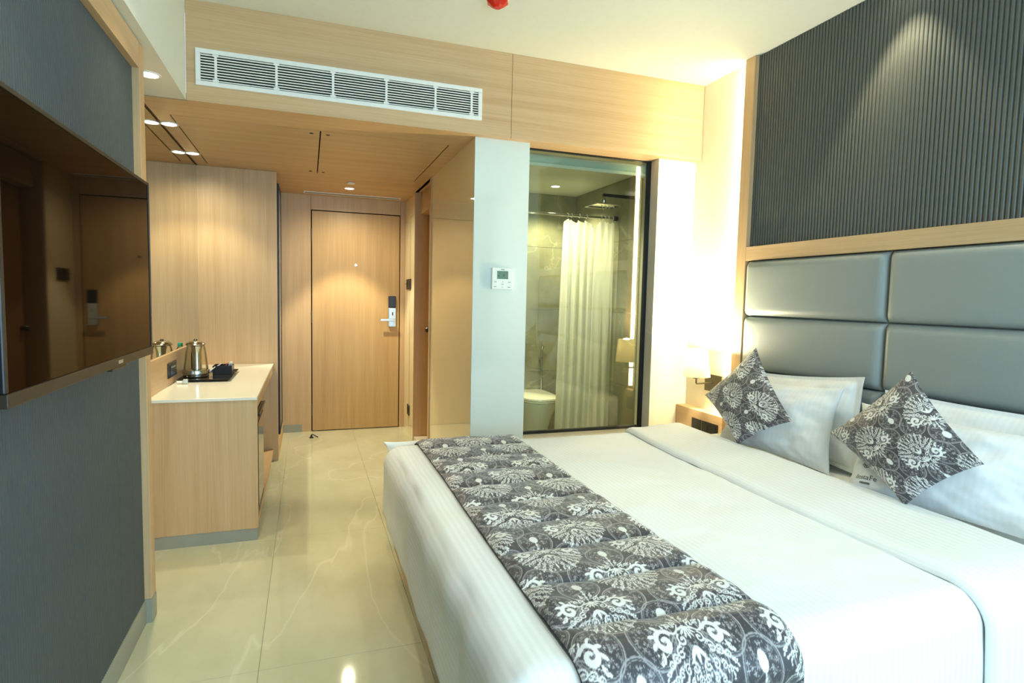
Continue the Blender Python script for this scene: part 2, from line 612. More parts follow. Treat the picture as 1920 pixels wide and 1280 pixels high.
def flute_board(name, w, h, pitch, depth, mat, parent, loc, face):
    """ribbed board: width along y, height z, ribs facing +x (face=1) or -x (face=-1)"""
    n = max(1, round(w / pitch))
    p = w / n
    prof = []
    for k in range(n):
        for (f, d) in ((0.0, 0.0), (0.08, 0.08), (0.17, 0.65), (0.30, 0.97), (0.5, 1.0), (0.70, 0.97), (0.83, 0.65), (0.92, 0.08)):
            prof.append(((k + f) * p - w / 2, d * depth))
    prof.append((w / 2, 0.0))
    vs, fs = [], []
    for (y, d) in prof:
        vs.append((face * d, y, 0.0)); vs.append((face * d, y, h))
    for i in range(len(prof) - 1):
        a = 2 * i
        fs.append((a, a + 2, a + 3, a + 1) if face > 0 else (a, a + 1, a + 3, a + 2))
    m0 = len(vs)
    bk = -face * 0.012
    vs += [(bk, -w / 2, 0), (bk, -w / 2, h), (bk, w / 2, 0), (bk, w / 2, h)]
    e = 2 * (len(prof) - 1)
    fs += [(m0, m0 + 1, m0 + 3, m0 + 2), (0, 1, m0 + 1, m0), (e, e + 1, m0 + 3, m0 + 2)]
    me = bpy.data.meshes.new(name)
    me.from_pydata(vs, [], fs)
    return link(name, me, mat, loc, parent)


# television wall: ribbed boards with fine seams
ys = [2.636, 2.50, 2.335, 1.99, 1.66, 1.33, 1.0, 0.5, 0.0, -0.5, -1.0, -1.28]
for a, b in zip(ys, ys[1:]):
    flute_board('ribbed_board', a - b - 0.003, 2.19 - 0.10, 0.0125, 0.005, M['flute_l'], wl, (-0.630, (a + b) / 2, 0.10), 1)
box('edge_trim', (-0.6475, -0.602, 2.64, 2.708, 0.10, 2.2899), M['wood_z'], wl, 0.0015)
box('top_trim', (-0.6475, -0.602, -1.28, 2.639, 2.192, 2.2899), M['wood_y'], wl, 0.0015)
box('skirting', (-0.647, -0.622, -1.28, 2.6385, 0.0, 0.0995), M['skirt'], wl, 0.001)
box('skirting_block', (-0.6475, -0.600, 2.6386, 2.710, 0.0, 0.0995), M['skirt'], wl, 0.001)

# ---- entrance end wall, door surround
we = struct(box('wall_entrance', (-0.9, 1.2, 6.045, 6.15, 0, HB + 0.04), M['gap']), 'oak panelled end wall around the entrance door', 'wall')
box('surround_panel', (-0.32, 0.032, 6.005, 6.044, 0, HB), M['wood_z'], we)
box('surround_panel', (0.888, 0.936, 6.005, 6.044, 0, HB), M['wood_z'], we)
box('overdoor_panel', (0.035, 0.885, 6.005, 6.044, 2.158, HB), M['wood_z'], we)
box('skirting', (-0.225, -0.055, 5.998, 6.0045, 0.0, 0.075), M['skirt'], we)

dr = thing('door_1', 'closed oak entrance door with electronic lock at the passage end', 'door', (0.46, 6.02, 0))
dr['kind'] = 'structure'
box('leaf', (0.042, 0.878, 6.004, 6.044, 0.008, 2.148), M['wood_door'], dr, 0.001)
lk = box('lock_body', (0.771, 0.846, 5.982, 6.0038, 1.035, 1.23), M['satin'], dr, 0.006)
box('card_reader', (0.771, 0.846, 5.979, 6.0037, 1.2305, 1.345), M['black'], lk, 0.006)
box('lever', (0.686, 0.835, 5.940, 5.951, 1.094, 1.119), M['satin'], lk, 0.004)
lathe('lever_rose', [(0, -0.001), (0.013, -0.001), (0.013, 0.034), (0, 0.034)], M['satin'], (0.815, 5.950, 1.106), lk, 20, 'y')
box('thumb_turn', (0.804, 0.818, 5.974, 5.983, 1.150, 1.185), M['chrome'], lk, 0.002)
lathe('peephole', [(0, -0.001), (0.004, -0.001), (0.005, -0.004), (0.011, -0.004), (0.012, 0.0)], M['chrome'], (0.451, 6.003, 1.643), dr, 20, 'y')
for z in (1.86, 1.07, 0.16):
    box('hinge', (0.032, 0.0425, 5.999, 6.012, z, z + 0.115), M['dark_steel'], dr, 0.002)

# ---- passage wall on the bathroom side
wp = struct(box('wall_passage', (0.957, 1.05, 3.61, 4.64, 0, HB + 0.04), M['paint']), 'beige glass clad wall between passage and bathroom', 'wall')
box('glass_panel', (0.935, 0.956, 3.412, 4.648, 0.0, HB - 0.001), M['cream_glass'], wp)
wf = box('far_wall', (0.957, 1.12, 5.432, 6.044, 0, HB), M['paint'], wp)
box('glass_panel', (0.936, 0.956, 5.432, 5.715, 0.0, 2.104), M['cream_glass'], wp)
box('glass_panel', (0.936, 0.956, 5.432, 5.715, 2.106, HB - 0.001), M['cream_glass'], wp)
box('glass_panel', (0.936, 0.956, 5.718, 6.003, 0.0, HB - 0.001), M['cream_glass'], wp)
box('door_lining', (0.93, 1.075, 5.41, 5.431, 0.0, HB - 0.001), M['wood_z'], wp)
box('door_trim', (0.926, 1.075, 4.65, 4.705, 0.0, HB - 0.001), M['wood_z'], wp)
box('door_head', (0.932, 1.12, 4.64, 5.44, HB, HB + 0.05), M['wood_x'], wp)
box('lintel', (0.985, 1.0755, 4.706, 5.409, 2.10, HB - 0.001), M['wood_x'], wp)
box('threshold', (0.936, 1.075, 4.706, 5.409, -0.004, 0.035), M['stone'], wp)
db = thing('door_2', 'dark stained oak bathroom door with a round black knob', 'door', (1.09, 5.05, 0.036))
db['kind'] = 'structure'
box('leaf', (1.076, 1.115, 4.66, 5.43, 0.036, 2.098), M['wood_dark'], db)
lathe('knob', [(0, -0.052), (0.018, -0.049), (0.026, -0.036), (0.022, -0.022), (0.010, -0.014), (0.010, -0.004), (0.022, -0.003), (0.022, 0.0)], M['black'], (1.0755, 5.345, 1.045), db, 24, 'x')

# ---- pillar, bath window, right pier
struct(box('wall_pillar', (0.957, 1.28, 3.402, 3.60, 0, HB), M['white_glass']), 'glossy white glass pillar carrying the room thermostat', 'pillar')
box('edge_strip', (0.935, 0.9565, 3.4005, 3.4115, 0, HB - 0.001), M['white_glass'], bpy.data.objects['wall_pillar'])
wpr = struct(box('wall_pier', (2.202, 2.4895, 3.412, 3.60, 0, HB), M['paint_wall']), 'pale pier between bathroom window and bed wall', 'pier')
box('jamb_lining', (2.199, 2.2015, 3.4115, 3.51, 0.47, HB - 0.001), M['stone'], wpr)
ws = struct(box('wall_sill', (1.281, 2.1985, 3.44, 3.60, 0, 0.452), M['paint_wall']), 'low wall and cream stone sill under the bathroom window', 'wall')
box('sill', (1.281, 2.1985, 3.405, 3.52, 0.4525, 0.470), M['stone'], ws, 0.002)
wn = thing('window_1', 'large fixed glass window looking into the bathroom', 'window', (1.74, 3.515, 0.47))
wn['kind'] = 'structure'
box('pane', (1.281, 2.186, 3.512, 3.518, 0.480, HB - 0.006), M['pane'], wn)
box('frame_bottom', (1.281, 2.1985, 3.50, 3.53, 0.4703, 0.488), M['black_metal'], wn)
box('frame_right', (2.178, 2.1985, 3.50, 3.53, 0.4885, HB - 0.001), M['black_metal'], wn)
box('frame_top', (1.281, 2.1775, 3.505, 3.53, HB - 0.008, HB - 0.001), M['black_metal'], wn)

# ---- bathroom shell
BX0, BX1, BY0, BY1, BZ = 1.16, 2.49, 3.60, 5.275, 2.353
struct(box('ceiling_bathroom', (1.05, 2.49, 3.521, 5.4, BZ, BZ + 0.06), M['paint']), 'plain ceiling inside the bathroom', 'ceiling')
struct(box('floor_bathroom', (1.116, 2.489, 3.6, 5.4, 0.0, 0.02), M['bath_tile']), 'grey marble bathroom floor', 'floor')
wbb = struct(box('wall_bathroom_back', (1.12, 2.489, 5.286, 5.4, 0.02, BZ), M['grout']), 'grey green marble tiled back wall of the bathroom', 'wall')
for k, (x0, x1) in enumerate(((1.17, 1.29), (1.291, 1.889), (1.891, 2.477))):
    for (z0, z1) in ((0.021, 0.648), (0.650, 1.247), (1.249, 1.847), (1.849, BZ - 0.001)):
        box('tile', (x0, x1, 5.276, 5.2858, z0, z1), M['bath_tile'], wbb, 0.0008, 1)
wbr = struct(box('wall_bathroom_right', (2.486, 2.4895, 3.602, 5.285, 0.021, BZ - 0.001), M['grout']), 'grey green marble tiled side wall of the bathroom', 'wall')
for (y0, y1) in ((3.603, 4.074), (4.076, 4.674), (4.676, 5.274)):
    for (z0, z1) in ((0.022, 0.648), (0.650, 1.247), (1.249, 1.847), (1.849, BZ - 0.002)):
        box('tile', (2.478, 2.4858, y0, y1, z0, z1), M['bath_tile'], wbr, 0.0008, 1)
struct(box('wall_bathroom_left', (1.12, 1.165, 3.602, 5.285, 0.021, BZ - 0.001), M['bath_tile']), 'marble wall of the bathroom beside the door', 'wall')

# ---- back wall with the window the daylight comes through
wb = struct(boxes('wall_back', [(-0.9, -0.15, -1.42, -1.3, 0, HC), (2.25, 2.6, -1.42, -1.3, 0, HC),
                                (-0.15, 2.25, -1.42, -1.3, 0, 0.65), (-0.15, 2.25, -1.42, -1.3, 2.45, HC)], M['paint']),
            'cream wall with the daylight window behind the viewer', 'wall')
w2 = thing('window_2', 'wide daylight window in the wall behind the viewer', 'window', (1.05, -1.36, 0.65))
w2['kind'] = 'structure'
for b in ((-0.15, -0.10, -1.39, -1.33, 0.65, 2.45), (2.20, 2.25, -1.39, -1.33, 0.65, 2.45), (1.03, 1.07, -1.39, -1.33, 0.70, 2.40),
          (-0.10, 2.20, -1.39, -1.33, 0.65, 0.70), (-0.10, 2.20, -1.39, -1.33, 2.40, 2.45)):
    box('window_frame', b, M['black_metal'], w2)
for b in ((-0.10, 1.03, -1.365, -1.36, 0.70, 2.40), (1.07, 2.20, -1.365, -1.36, 0.70, 2.40)):
    box('pane', b, M['clear'], w2)

# ================================================================== headboard unit
hb = thing('headboard', 'grey padded leather headboard under charcoal fluted panel in oak frame', 'headboard', (2.47, 1.93, 0))
HY0, HY1 = 0.92, 2.835     # inner extent
nb = 5
bw = (HY1 - HY0) / nb
for k in range(nb):
    flute_board('fluted_board', bw - 0.0008, HC - 1.684 - 0.002, 0.0192, 0.0068, M['flute'], hb, (2.4775, HY0 + bw * (k + 0.5), 1.684), -1)
box('side_trim', (2.445, 2.489, HY1 + 0.001, HY1 + 0.080, 0.30, HC - 0.001), M['wood_z'], hb, 0.0015)
box('side_trim', (2.445, 2.489, HY0 - 0.080, HY0 - 0.001, 0.30, HC - 0.001), M['wood_z'], hb, 0.0015)
box('rail', (2.445, 2.489, HY0, HY1, 1.602, 1.683), M['wood_y'], hb, 0.0015)


def pad(name, y0, y1, z0, z1, parent, t=0.042, x=2.488):
    w, h = y1 - y0, z1 - z0
    n, mz = 36, 20
    r = 0.04

    def ease(s, L):
        d = min(s, L - s)
        if d >= r: return 1.0
        q = 1 - d / r
        return math.sqrt(max(0.0, 1 - q * q))
    us = sorted(set([0, .002, .006, .012, .02, .032, .045] + [.045 + (w - .09) * i / 16 for i in range(17)] + [w - v for v in (0, .002, .006, .012, .02, .032)]))
    vs_ = sorted(set([0, .002, .006, .012, .02, .032, .045] + [.045 + (h - .09) * i / 8 for i in range(9)] + [h - v for v in (0, .002, .006, .012, .02, .032)]))
    V, F = [], []
    for v in vs_:
        for u in us:
            e = min(ease(u, w), ease(v, h)) if False else ease(u, w) * ease(v, h)
            bulge = 0.006 * (1 - (2 * u / w - 1) ** 4) * (1 - (2 * v / h - 1) ** 4)
            V.append((-(0.008 + t * e + bulge), u - w / 2, v))
    nu = len(us)
    for j in range(len(vs_) - 1):
        for i in range(nu - 1):
            a = j * nu + i
            F.append((a, a + nu, a + nu + 1, a + 1))
    k = len(V)
    V += [(0, -w / 2, 0), (0, w / 2, 0), (0, w / 2, h), (0, -w / 2, h)]
    F.append((k, k + 1, k + 2, k + 3))
    bot = list(range(nu)); top = list(range((len(vs_) - 1) * nu, len(vs_) * nu))
    F.append(tuple(bot) + (k + 1, k)); F.append(tuple(top[::-1]) + (k + 3, k + 2))
    lf = [j * nu for j in range(len(vs_))]; rg = [j * nu + nu - 1 for j in range(len(vs_))]
    F.append(tuple(lf[::-1]) + (k, k + 3)); F.append(tuple(rg) + (k + 2, k + 1))
    me = bpy.data.meshes.new(name)
    me.from_pydata(V, [], F)
    for p in me.polygons: p.use_smooth = True
    me.set_sharp_from_angle(angle=math.radians(50))
    return link(name, me, M['leather'], (x, (y0 + y1) / 2, z0), parent)


for (y0, y1) in ((HY0, 1.929), (1.931, HY1)):
    for (z0, z1) in ((1.278, 1.601), (0.966, 1.276), (0.62, 0.964), (0.30, 0.618)):
        pad('padded_panel', y0, y1, z0, z1, hb)
# light strip hidden on the far side edge of the headboard, washing the wall
M['led'] = emit('warm_led_strip', (1.0, 0.89, 0.48), 60.0)
ls = thing('led_strip', 'warm light strip along the far edge of the headboard', 'light', (2.473, 2.922, 0.66))
box('aluminium_channel', (2.452, 2.486, 2.9155, 2.9175, 0.66, HC - 0.01), M['satin'], ls)
box('diffuser', (2.452, 2.480, 2.9176, 2.9200, 0.67, HC - 0.02), M['led'], ls)

# bedside ledge
ld = thing('bedside_ledge', 'narrow oak bedside ledge with black sockets beside the bed', 'shelf', (2.45, 3.16, 0.30))
box('body', (2.414, 2.489, 2.93, 3.411, 0.36, 0.645), M['wood_y'], ld, 0.0015)
for (y0, y1) in ((3.128, 3.226), (2.965, 3.122)):
    sk = box('socket_plate', (2.409, 2.4138, y0, y1, 0.498, 0.590), M['black'], ld, 0.002)
    for q in range(2 if y1 - y0 > 0.12 else 1):
        yc = y0 + (y1 - y0) * ((q + 0.5) / (2 if y1 - y0 > 0.12 else 1))
        box('rocker', (2.4065, 2.4089, yc - 0.018, yc + 0.018, 0.52, 0.568), M['black'], sk, 0.001)

# bedside wall lamp
lp = thing('wall_lamp', 'lit bedside wall lamp with a pale cloth shade', 'lamp', (2.487, 3.10, 0.80))
box('back_plate', (2.478, 2.4895, 3.03, 3.20, 0.775, 0.885), M['dark_steel'], lp, 0.002)
tube('arm', [(2.478, 3.12, 0.832), (2.40, 3.105, 0.836), (2.328, 3.081, 0.838), (2.322, 3.079, 0.844), (2.322, 3.079, 0.876)], 0.006, M['dark_steel'], lp)
lathe('socket', [(0, 0), (0.022, 0), (0.022, 0.010), (0.012, 0.014), (0.012, 0.05), (0, 0.05)], M['dark_steel'], (2.322, 3.079, 0.872), lp, 20)
lathe('shade', [(0.084, 0.0), (0.062, 0.172), (0.0605, 0.172), (0.0825, 0.0)], M['shade'], (2.322, 3.079, 0.885), lp, 40)
M['bulb'] = emit('warm_bulb', (1.0, 0.84, 0.5), 40.0)
lathe('bulb', [(0, 0.0), (0.012, 0.002), (0.015, 0.02), (0.026, 0.05), (0.024, 0.068), (0.012, 0.08), (0, 0.083)], M['bulb'], (2.322, 3.079, 0.925), lp, 20)
pl = bpy.data.lights.new('lamp_light', 'POINT')
pl.energy = 52
pl.color = (1.0, 0.90, 0.60)
pl.shadow_soft_size = 0.03
po = bpy.data.objects.new('lamp_light', pl)
COL.objects.link(po)
po.parent = lp
po.location = Vector((2.322, 3.079, 1.035)) - wloc(lp)

# ================================================================== downlights
downlight(-0.739, 3.86, HB, 'round downlight nearest in the oak ceiling beside the mirror', 18, target=(-0.60, 3.86, 0), spill=13, angle=96, blend=0.5)
downlight(-0.742, 4.597, HB, 'round downlight farther along the oak ceiling beside the mirror', 18, target=(-0.60, 4.6, 0), spill=13, angle=96, blend=0.5)
downlight(0.355, 5.483, HB, 'single round downlight in front of the entrance door', 74, spill=26, angle=76)
downlight(-0.655, 3.03, HB, 'round downlight in the cream soffit above the counter end', 16, target=(-0.60, 3.05, 0))
downlight(2.086, 4.87, BZ, 'small round downlight in the bathroom ceiling', 76, angle=130, blend=0.6)
downlight(1.55, 4.15, BZ, 'unseen downlight added to brighten the bathroom', 54, angle=130, blend=0.6)  # second bathroom lamp, out of view, added for more light
downlight(2.345, 1.90, HC, 'downlight washing the fluted panel above the bed', 22, angle=70, blend=0.25)
downlight(-0.30, 2.38, HC, 'round ceiling downlight in front of the television', 22, angle=64, blend=0.55)
downlight(0.95, 1.75, HC, 'unseen ceiling downlight added above the foot of the bed', 17, angle=110, blend=0.6)  # out of view, put in as extra room light over the bed
downlight(-0.05, 1.05, HC, 'unseen ceiling downlight added over the walkway beside the bed', 26, angle=105, blend=0.6)  # unseen lamp added to warm the foot side of the bed
# ================================================================== television
tv = thing('television', 'large flat television on the ribbed wall reflecting the entrance door', 'television', (-0.52, 1.67, 1.146))
box('body', (-0.535, -0.487, 1.20, 2.15, 1.16, 1.68), M['black'], tv, 0.008)
box('screen', (-0.4868, -0.4762, 1.198, 2.152, 1.171, 1.679), M['screen'], tv)
box('bezel', (-0.487, -0.474, 1.187, 2.162, 1.679, 1.688), M['tv_bezel'], tv, 0.001)
box('bezel', (-0.487, -0.472, 1.187, 2.162, 1.146, 1.171), M['tv_bezel'], tv, 0.002)
box('bezel', (-0.487, -0.474, 2.152, 2.163, 1.1712, 1.6788), M['black_metal'], tv, 0.001)
box('bezel', (-0.530, -0.474, 1.183, 1.198, 1.1712, 1.6788), M['black_metal'], tv, 0.003)
box('receiver_window', (-0.486, -0.4715, 1.74, 1.86, 1.139, 1.1463), M['tv_bezel'], tv, 0.002)
box('logo_plate', (-0.4719, -0.4712, 1.795, 1.83, 1.154, 1.163), M['satin'], tv)
box('wall_bracket', (-0.622, -0.535, 1.50, 1.85, 1.28, 1.56), M['black'], tv)

# ================================================================== vanity corner
CT = 0.791
cb = thing('counter_cabinet', 'oak counter cabinet with an open end bay and grey plinth', 'cabinet', (-0.52, 4.18, 0))
box('end_panel', (-0.789, -0.258, 3.388, 3.413, 0.068, CT - 0.0165), M['wood_z'], cb, 0.001)
box('plinth', (-0.789, -0.262, 3.390, 3.47, 0.0, 0.0675), M['skirt'], cb)
box('plinth', (-0.789, -0.30, 4.80, 4.995, 0.0, 0.0675), M['skirt'], cb)
box('bottom_shelf', (-0.789, -0.262, 3.4135, 4.995, 0.068, 0.098), M['wood_y'], cb, 0.001)
box('back_panel', (-0.789, -0.772, 3.4135, 4.995, 0.0985, CT - 0.0165), M['wood_z'], cb)
box('apron', (-0.282, -0.264, 3.4135, 4.995, 0.715, CT - 0.0165), M['wood_y'], cb)
box('divider', (-0.771, -0.30, 3.885, 3.900, 0.0985, 0.7145), M['wood_z'], cb)
tag(box('countertop', (-0.789, -0.258, 3.384, 4.997, CT - 0.016, CT), M['quartz'], None, 0.0015), 'cream quartz countertop carrying the kettle tray', 'countertop')
bs = tag(box('backsplash', (-0.7895, -0.774, 3.384, 4.997, CT + 0.0005, 0.978), M['wood_y'], None, 0.001), 'low oak backsplash board between countertop and mirror', 'backsplash')
sp_ = tag(box('switch_plate', (-0.7738, -0.768, 3.86, 4.09, 0.835, 0.925), M['black'], None, 0.002), 'black switch plate on the oak backsplash beside the kettle', 'switch')
box('rocker', (-0.7678, -0.7645, 3.90, 4.05, 0.852, 0.908), M['black'], sp_, 0.001)
box('indicator', (-0.7644, -0.7636, 3.92, 4.03, 0.893, 0.898), M['satin'], sp_)
tag(box('wall_mirror', (-0.7895, -0.784, 3.10, 4.998, 0.9785, HB - 0.002), M['mirror']), 'tall mirror above the counter reaching the oak ceiling', 'mirror')

fr = thing('mini_fridge', 'black glass door mini fridge in the open cabinet bay', 'fridge', (-0.5, 3.65, 0.0985))
box('body', (-0.77, -0.296, 3.43, 3.868, 0.105, 0.69), M['black'], fr, 0.004)
box('foot', (-0.70, -0.33, 3.47, 3.83, 0.0985, 0.1055), M['black'], fr)
df = box('door_frame', (-0.2955, -0.262, 3.43, 3.868, 0.112, 0.688), M['black_metal'], fr, 0.004)
box('door_glass', (-0.2618, -0.258, 3.455, 3.845, 0.165, 0.635), M['dark_glass'], df)
box('handle_lip', (-0.2618, -0.248, 3.44, 3.86, 0.675, 0.690), M['black'], df, 0.002)

wd = thing('wardrobe', 'tall oak wardrobe with dark framed sliding doors beside the entrance', 'wardrobe', (-0.5, 5.5, 0))
box('side_panel', (-0.789, -0.226, 4.9985, 5.024, 0.0, HB - 0.001), M['wood_z'], wd, 0.001)
box('carcass', (-0.789, -0.30, 5.025, 6.003, 0.10, HB - 0.001), M['gap'], wd)
box('plinth', (-0.789, -0.226, 5.025, 6.003, 0.0, 0.0995), M['wood_y'], wd, 0.001)
for k, (y0, y1, x) in enumerate(((5.03, 5.53, -0.252), (5.505, 6.0, -0.236))):
    d = box('sliding_door', (x - 0.012, x, y0 + 0.025, y1 - 0.025, 0.13, HB - 0.032), M['bronze_glass'], wd)
    for b in ((x - 0.014, x + 0.004, y0, y0 + 0.0245, 0.102, HB - 0.004), (x - 0.014, x + 0.004, y1 - 0.0245, y1, 0.102, HB - 0.004),
              (x - 0.014, x + 0.004, y0 + 0.025, y1 - 0.025, 0.102, 0.1295), (x - 0.014, x + 0.004, y0 + 0.025, y1 - 0.025, HB - 0.0315, HB - 0.004)):
        box('door_frame', b, M['black_metal'], d)

# tray, kettle, bottle, sachet box, plug
ty = thing('serving_tray', 'black lacquered tray under the kettle on the counter', 'tray', (-0.60, 4.28, CT))


def tray_mesh():
    bm = bmesh.new()
    w, d = 0.15, 0.26
    lv = [(w - 0.02, d - 0.02, 0.0), (w, d, 0.017), (w - 0.004, d - 0.004, 0.017), (w - 0.022, d - 0.022, 0.004)]
    rg = []
    for (a, b, z) in lv:
        rg.append([bm.verts.new(p) for p in ((-a, -b, z), (a, -b, z), (a, b, z), (-a, b, z))])
    bm.faces.new(rg[0][::-1])
    for p, q in zip(rg, rg[1:]):
        for i in range(4): bm.faces.new((p[i], p[(i + 1) % 4], q[(i + 1) % 4], q[i]))
    bm.faces.new(rg[-1])
    return bm_mesh(bm, 'tray_body')


link('tray_body', tray_mesh(), plain('black_lacquer', srgb(34, 28, 22), 0.12, coat=0.5), (-0.61, 4.27, CT + 0.0005), ty)
KX, KY, KZ = -0.688, 4.25, CT + 0.0062
kt = thing('kettle', 'steel and clear glass kettle with a domed lid on the tray', 'kettle', (KX, KY, KZ))
lathe('base', [(0, 0), (0.074, 0), (0.076, 0.003), (0.076, 0.011), (0.073, 0.013), (0.073, 0.015), (0.078, 0.017), (0.079, 0.042), (0.077, 0.046), (0.074, 0.047), (0, 0.047)], M['steel'], (KX, KY, KZ), kt, 48)
lathe('column', [(0.026, 0.0475), (0.026, 0.14), (0.029, 0.17), (0.034, 0.192), (0.036, 0.2005), (0, 0.2005)], M['steel'], (KX + 0.006, KY, KZ), kt, 32)
lathe('glass_body', [(0.073, 0.0475), (0.070, 0.08), (0.058, 0.18), (0.052, 0.2005), (0.050, 0.2005), (0.056, 0.18), (0.068, 0.08), (0.071, 0.0475)], M['kettle_glass'], (KX, KY, KZ), kt, 40)
ll = lathe('lid', [(0, 0.201), (0.050, 0.201), (0.059, 0.206), (0.060, 0.211), (0.054, 0.219), (0.038, 0.229), (0.020, 0.235), (0, 0.236)], M['steel'], (KX, KY, KZ), kt, 40)
lathe('lid_knob', [(0.011, 0.234), (0.012, 0.240), (0.007, 0.244), (0, 0.245)], M['black'], (KX, KY, KZ), ll, 20)
tube('power_cord', [(KX + 0.078, KY + 0.02, KZ + 0.03), (KX + 0.10, KY + 0.08, KZ + 0.05), (KX + 0.10, KY + 0.13, KZ + 0.035), (KX + 0.06, KY + 0.16, KZ + 0.022)], 0.0035, M['white_plastic'], kt)
pg = thing('power_plug', 'small steel and white plug lying in front of the tray', 'plug', (-0.700, 3.955, CT))
box('plug_body', (-0.712, -0.684, 3.945, 3.975, CT + 0.0005, CT + 0.028), M['satin'], pg, 0.004)
box('plug_head', (-0.745, -0.7125, 3.95, 3.968, CT + 0.006, CT + 0.018), M['white_plastic'], pg, 0.003)

bt = thing('water_bottle', 'clear water bottle with a teal cap behind the kettle', 'bottle', (-0.735, 4.56, CT))
lathe('body', [(0, 0.0005), (0.030, 0.001), (0.033, 0.006), (0.033, 0.06), (0.0315, 0.065), (0.033, 0.07), (0.033, 0.125), (0.030, 0.15), (0.016, 0.172), (0.0135, 0.178), (0.0135, 0.19)], M['bottle'], (-0.735, 4.56, CT), bt, 28)
lathe('cap', [(0.0155, 0.178), (0.0165, 0.180), (0.0165, 0.199), (0.015, 0.202), (0, 0.202)], M['teal'], (-0.735, 4.56, CT), bt, 24)

sb = thing('sachet_box', 'small black lacquered box holding sachets on the tray', 'box', (-0.55, 4.40, CT + 0.005))
x0, x1, y0, y1, z0, z1 = -0.603, -0.485, 4.335, 4.465, CT + 0.0052, CT + 0.062
for b in ((x0, x1, y0, y1, z0, z0 + 0.004), (x0, x1, y0, y0 + 0.004, z0 + 0.004, z1), (x0, x1, y1 - 0.004, y1, z0 + 0.004, z1),
          (x0, x0 + 0.004, y0 + 0.004, y1 - 0.004, z0 + 0.004, z1), (x1 - 0.004, x1, y0 + 0.004, y1 - 0.004, z0 + 0.004, z1)):
    box('box_side', b, M['black'], sb)
for k, (dx, dy, rz, ry, mt_, lab) in enumerate(((-0.040, 0.0, 0.2, 0.9, 'sachet', 'pale lilac sachet at the mirror end of the black box'),
                                           (-0.010, 0.01, -0.1, 1.0, 'black', 'black sachet lying across the middle of the box'),
                                           (0.010, -0.02, 0.15, 0.7, 'sachet_red', 'brown sachet in the middle of the black box'),
                                           (0.034, 0.0, -0.2, 0.35, 'white_plastic', 'white sachet leaning at the room end of the box'),
                                           (0.045, 0.02, 0.1, 0.2, 'white_plastic', 'upright white sachet at the corner of the box'))):
    bm = bmesh.new()
    n, m_ = 6, 8
    g = {}
    for sgn in (0, 1):
        for i in range(n + 1):
            for j in range(m_ + 1):
                u, v = i / n * 2 - 1, j / m_ * 2 - 1
                th = 0.003 * (1 - u ** 4) * (1 - v ** 4) + 0.0003
                g[sgn, i, j] = bm.verts.new(((1 if sgn else -1) * th, u * 0.026, v * 0.034))
    for sgn in (0, 1):
        for i in range(n):
            for j in range(m_):
                f = (g[sgn, i, j], g[sgn, i + 1, j], g[sgn, i + 1, j + 1], g[sgn, i, j + 1])
                bm.faces.new(f if sgn else f[::-1])
    bmesh.ops.remove_doubles(bm, verts=bm.verts, dist=0.0008)
    o = link('sachet', bm_mesh(bm, 'sachet', True), M[mt_], (-0.543 + dx, 4.40 + dy, CT + 0.052))
    o.rotation_euler = (0, ry, rz)
    tag(o, lab, 'sachet', 'sachets in the black box')

# ================================================================== wall and ceiling fittings
vt = thing('air_vent', 'long white louvred air conditioning grille on the oak bulkhead', 'vent', (0.22, 3.35, 2.365))
VX0, VX1, VZ0, VZ1 = -0.520, 0.955, 2.372, 2.550
for b in ((VX0, VX1, 3.336, 3.3498, VZ0, VZ0 + 0.022), (VX0, VX1, 3.336, 3.3498, VZ1 - 0.022, VZ1),
          (VX0, VX0 + 0.022, 3.336, 3.3498, VZ0 + 0.0221, VZ1 - 0.0221), (VX1 - 0.022, VX1, 3.336, 3.3498, VZ0 + 0.0221, VZ1 - 0.0221)):
    box('frame', b, M['white_metal'], vt, 0.0015)
box('duct_shade_sheet', (VX0 + 0.022, VX1 - 0.022, 3.3485, 3.3497, VZ0 + 0.022, VZ1 - 0.022), M['gap'], vt)  # flat black sheet, its colour stands in for the shade behind the slats
ns = 10
for k in range(ns):
    z = VZ0 + 0.022 + (VZ1 - VZ0 - 0.044) * (k + 0.5) / ns
    box('slat', (VX0 + 0.0222, VX1 - 0.0222, 3.3395, 3.3478, z - 0.0027, z + 0.0027), M['white_metal'], vt, 0.001, 1)
for px in (0.048, 0.245, 0.44, 0.635, 0.825, 0.972):
    x = VX0 + 0.022 + (VX1 - VX0 - 0.044) * px
    o = box('mullion', (x - 0.006, x + 0.006, 3.3375, 3.3394, VZ0 + 0.0225, VZ1 - 0.0225), M['white_metal'], vt)
    for z in (VZ0 + 0.0226, VZ1 - 0.0346):
        box('clip', (x - 0.014, x + 0.014, 3.3370, 3.3374, z, z + 0.012), M['white_metal'], o)

lg = thing('slot_diffuser', 'narrow white slot air grille in the ceiling before the door', 'vent', (0.41, 5.85, HB))
for b in ((-0.03, 0.86, 5.805, 5.815, HB - 0.006, HB - 0.0002), (-0.03, 0.86, 5.885, 5.895, HB - 0.006, HB - 0.0002),
          (-0.03, -0.02, 5.8151, 5.8849, HB - 0.006, HB - 0.0002), (0.85, 0.86, 5.8151, 5.8849, HB - 0.006, HB - 0.0002)):
    box('frame', b, M['white_metal'], lg)
box('mesh_insert', (-0.0199, 0.8499, 5.8151, 5.8849, HB - 0.003, HB - 0.0003), plain('grey_green_mesh', srgb(120, 124, 108), 0.6), lg)

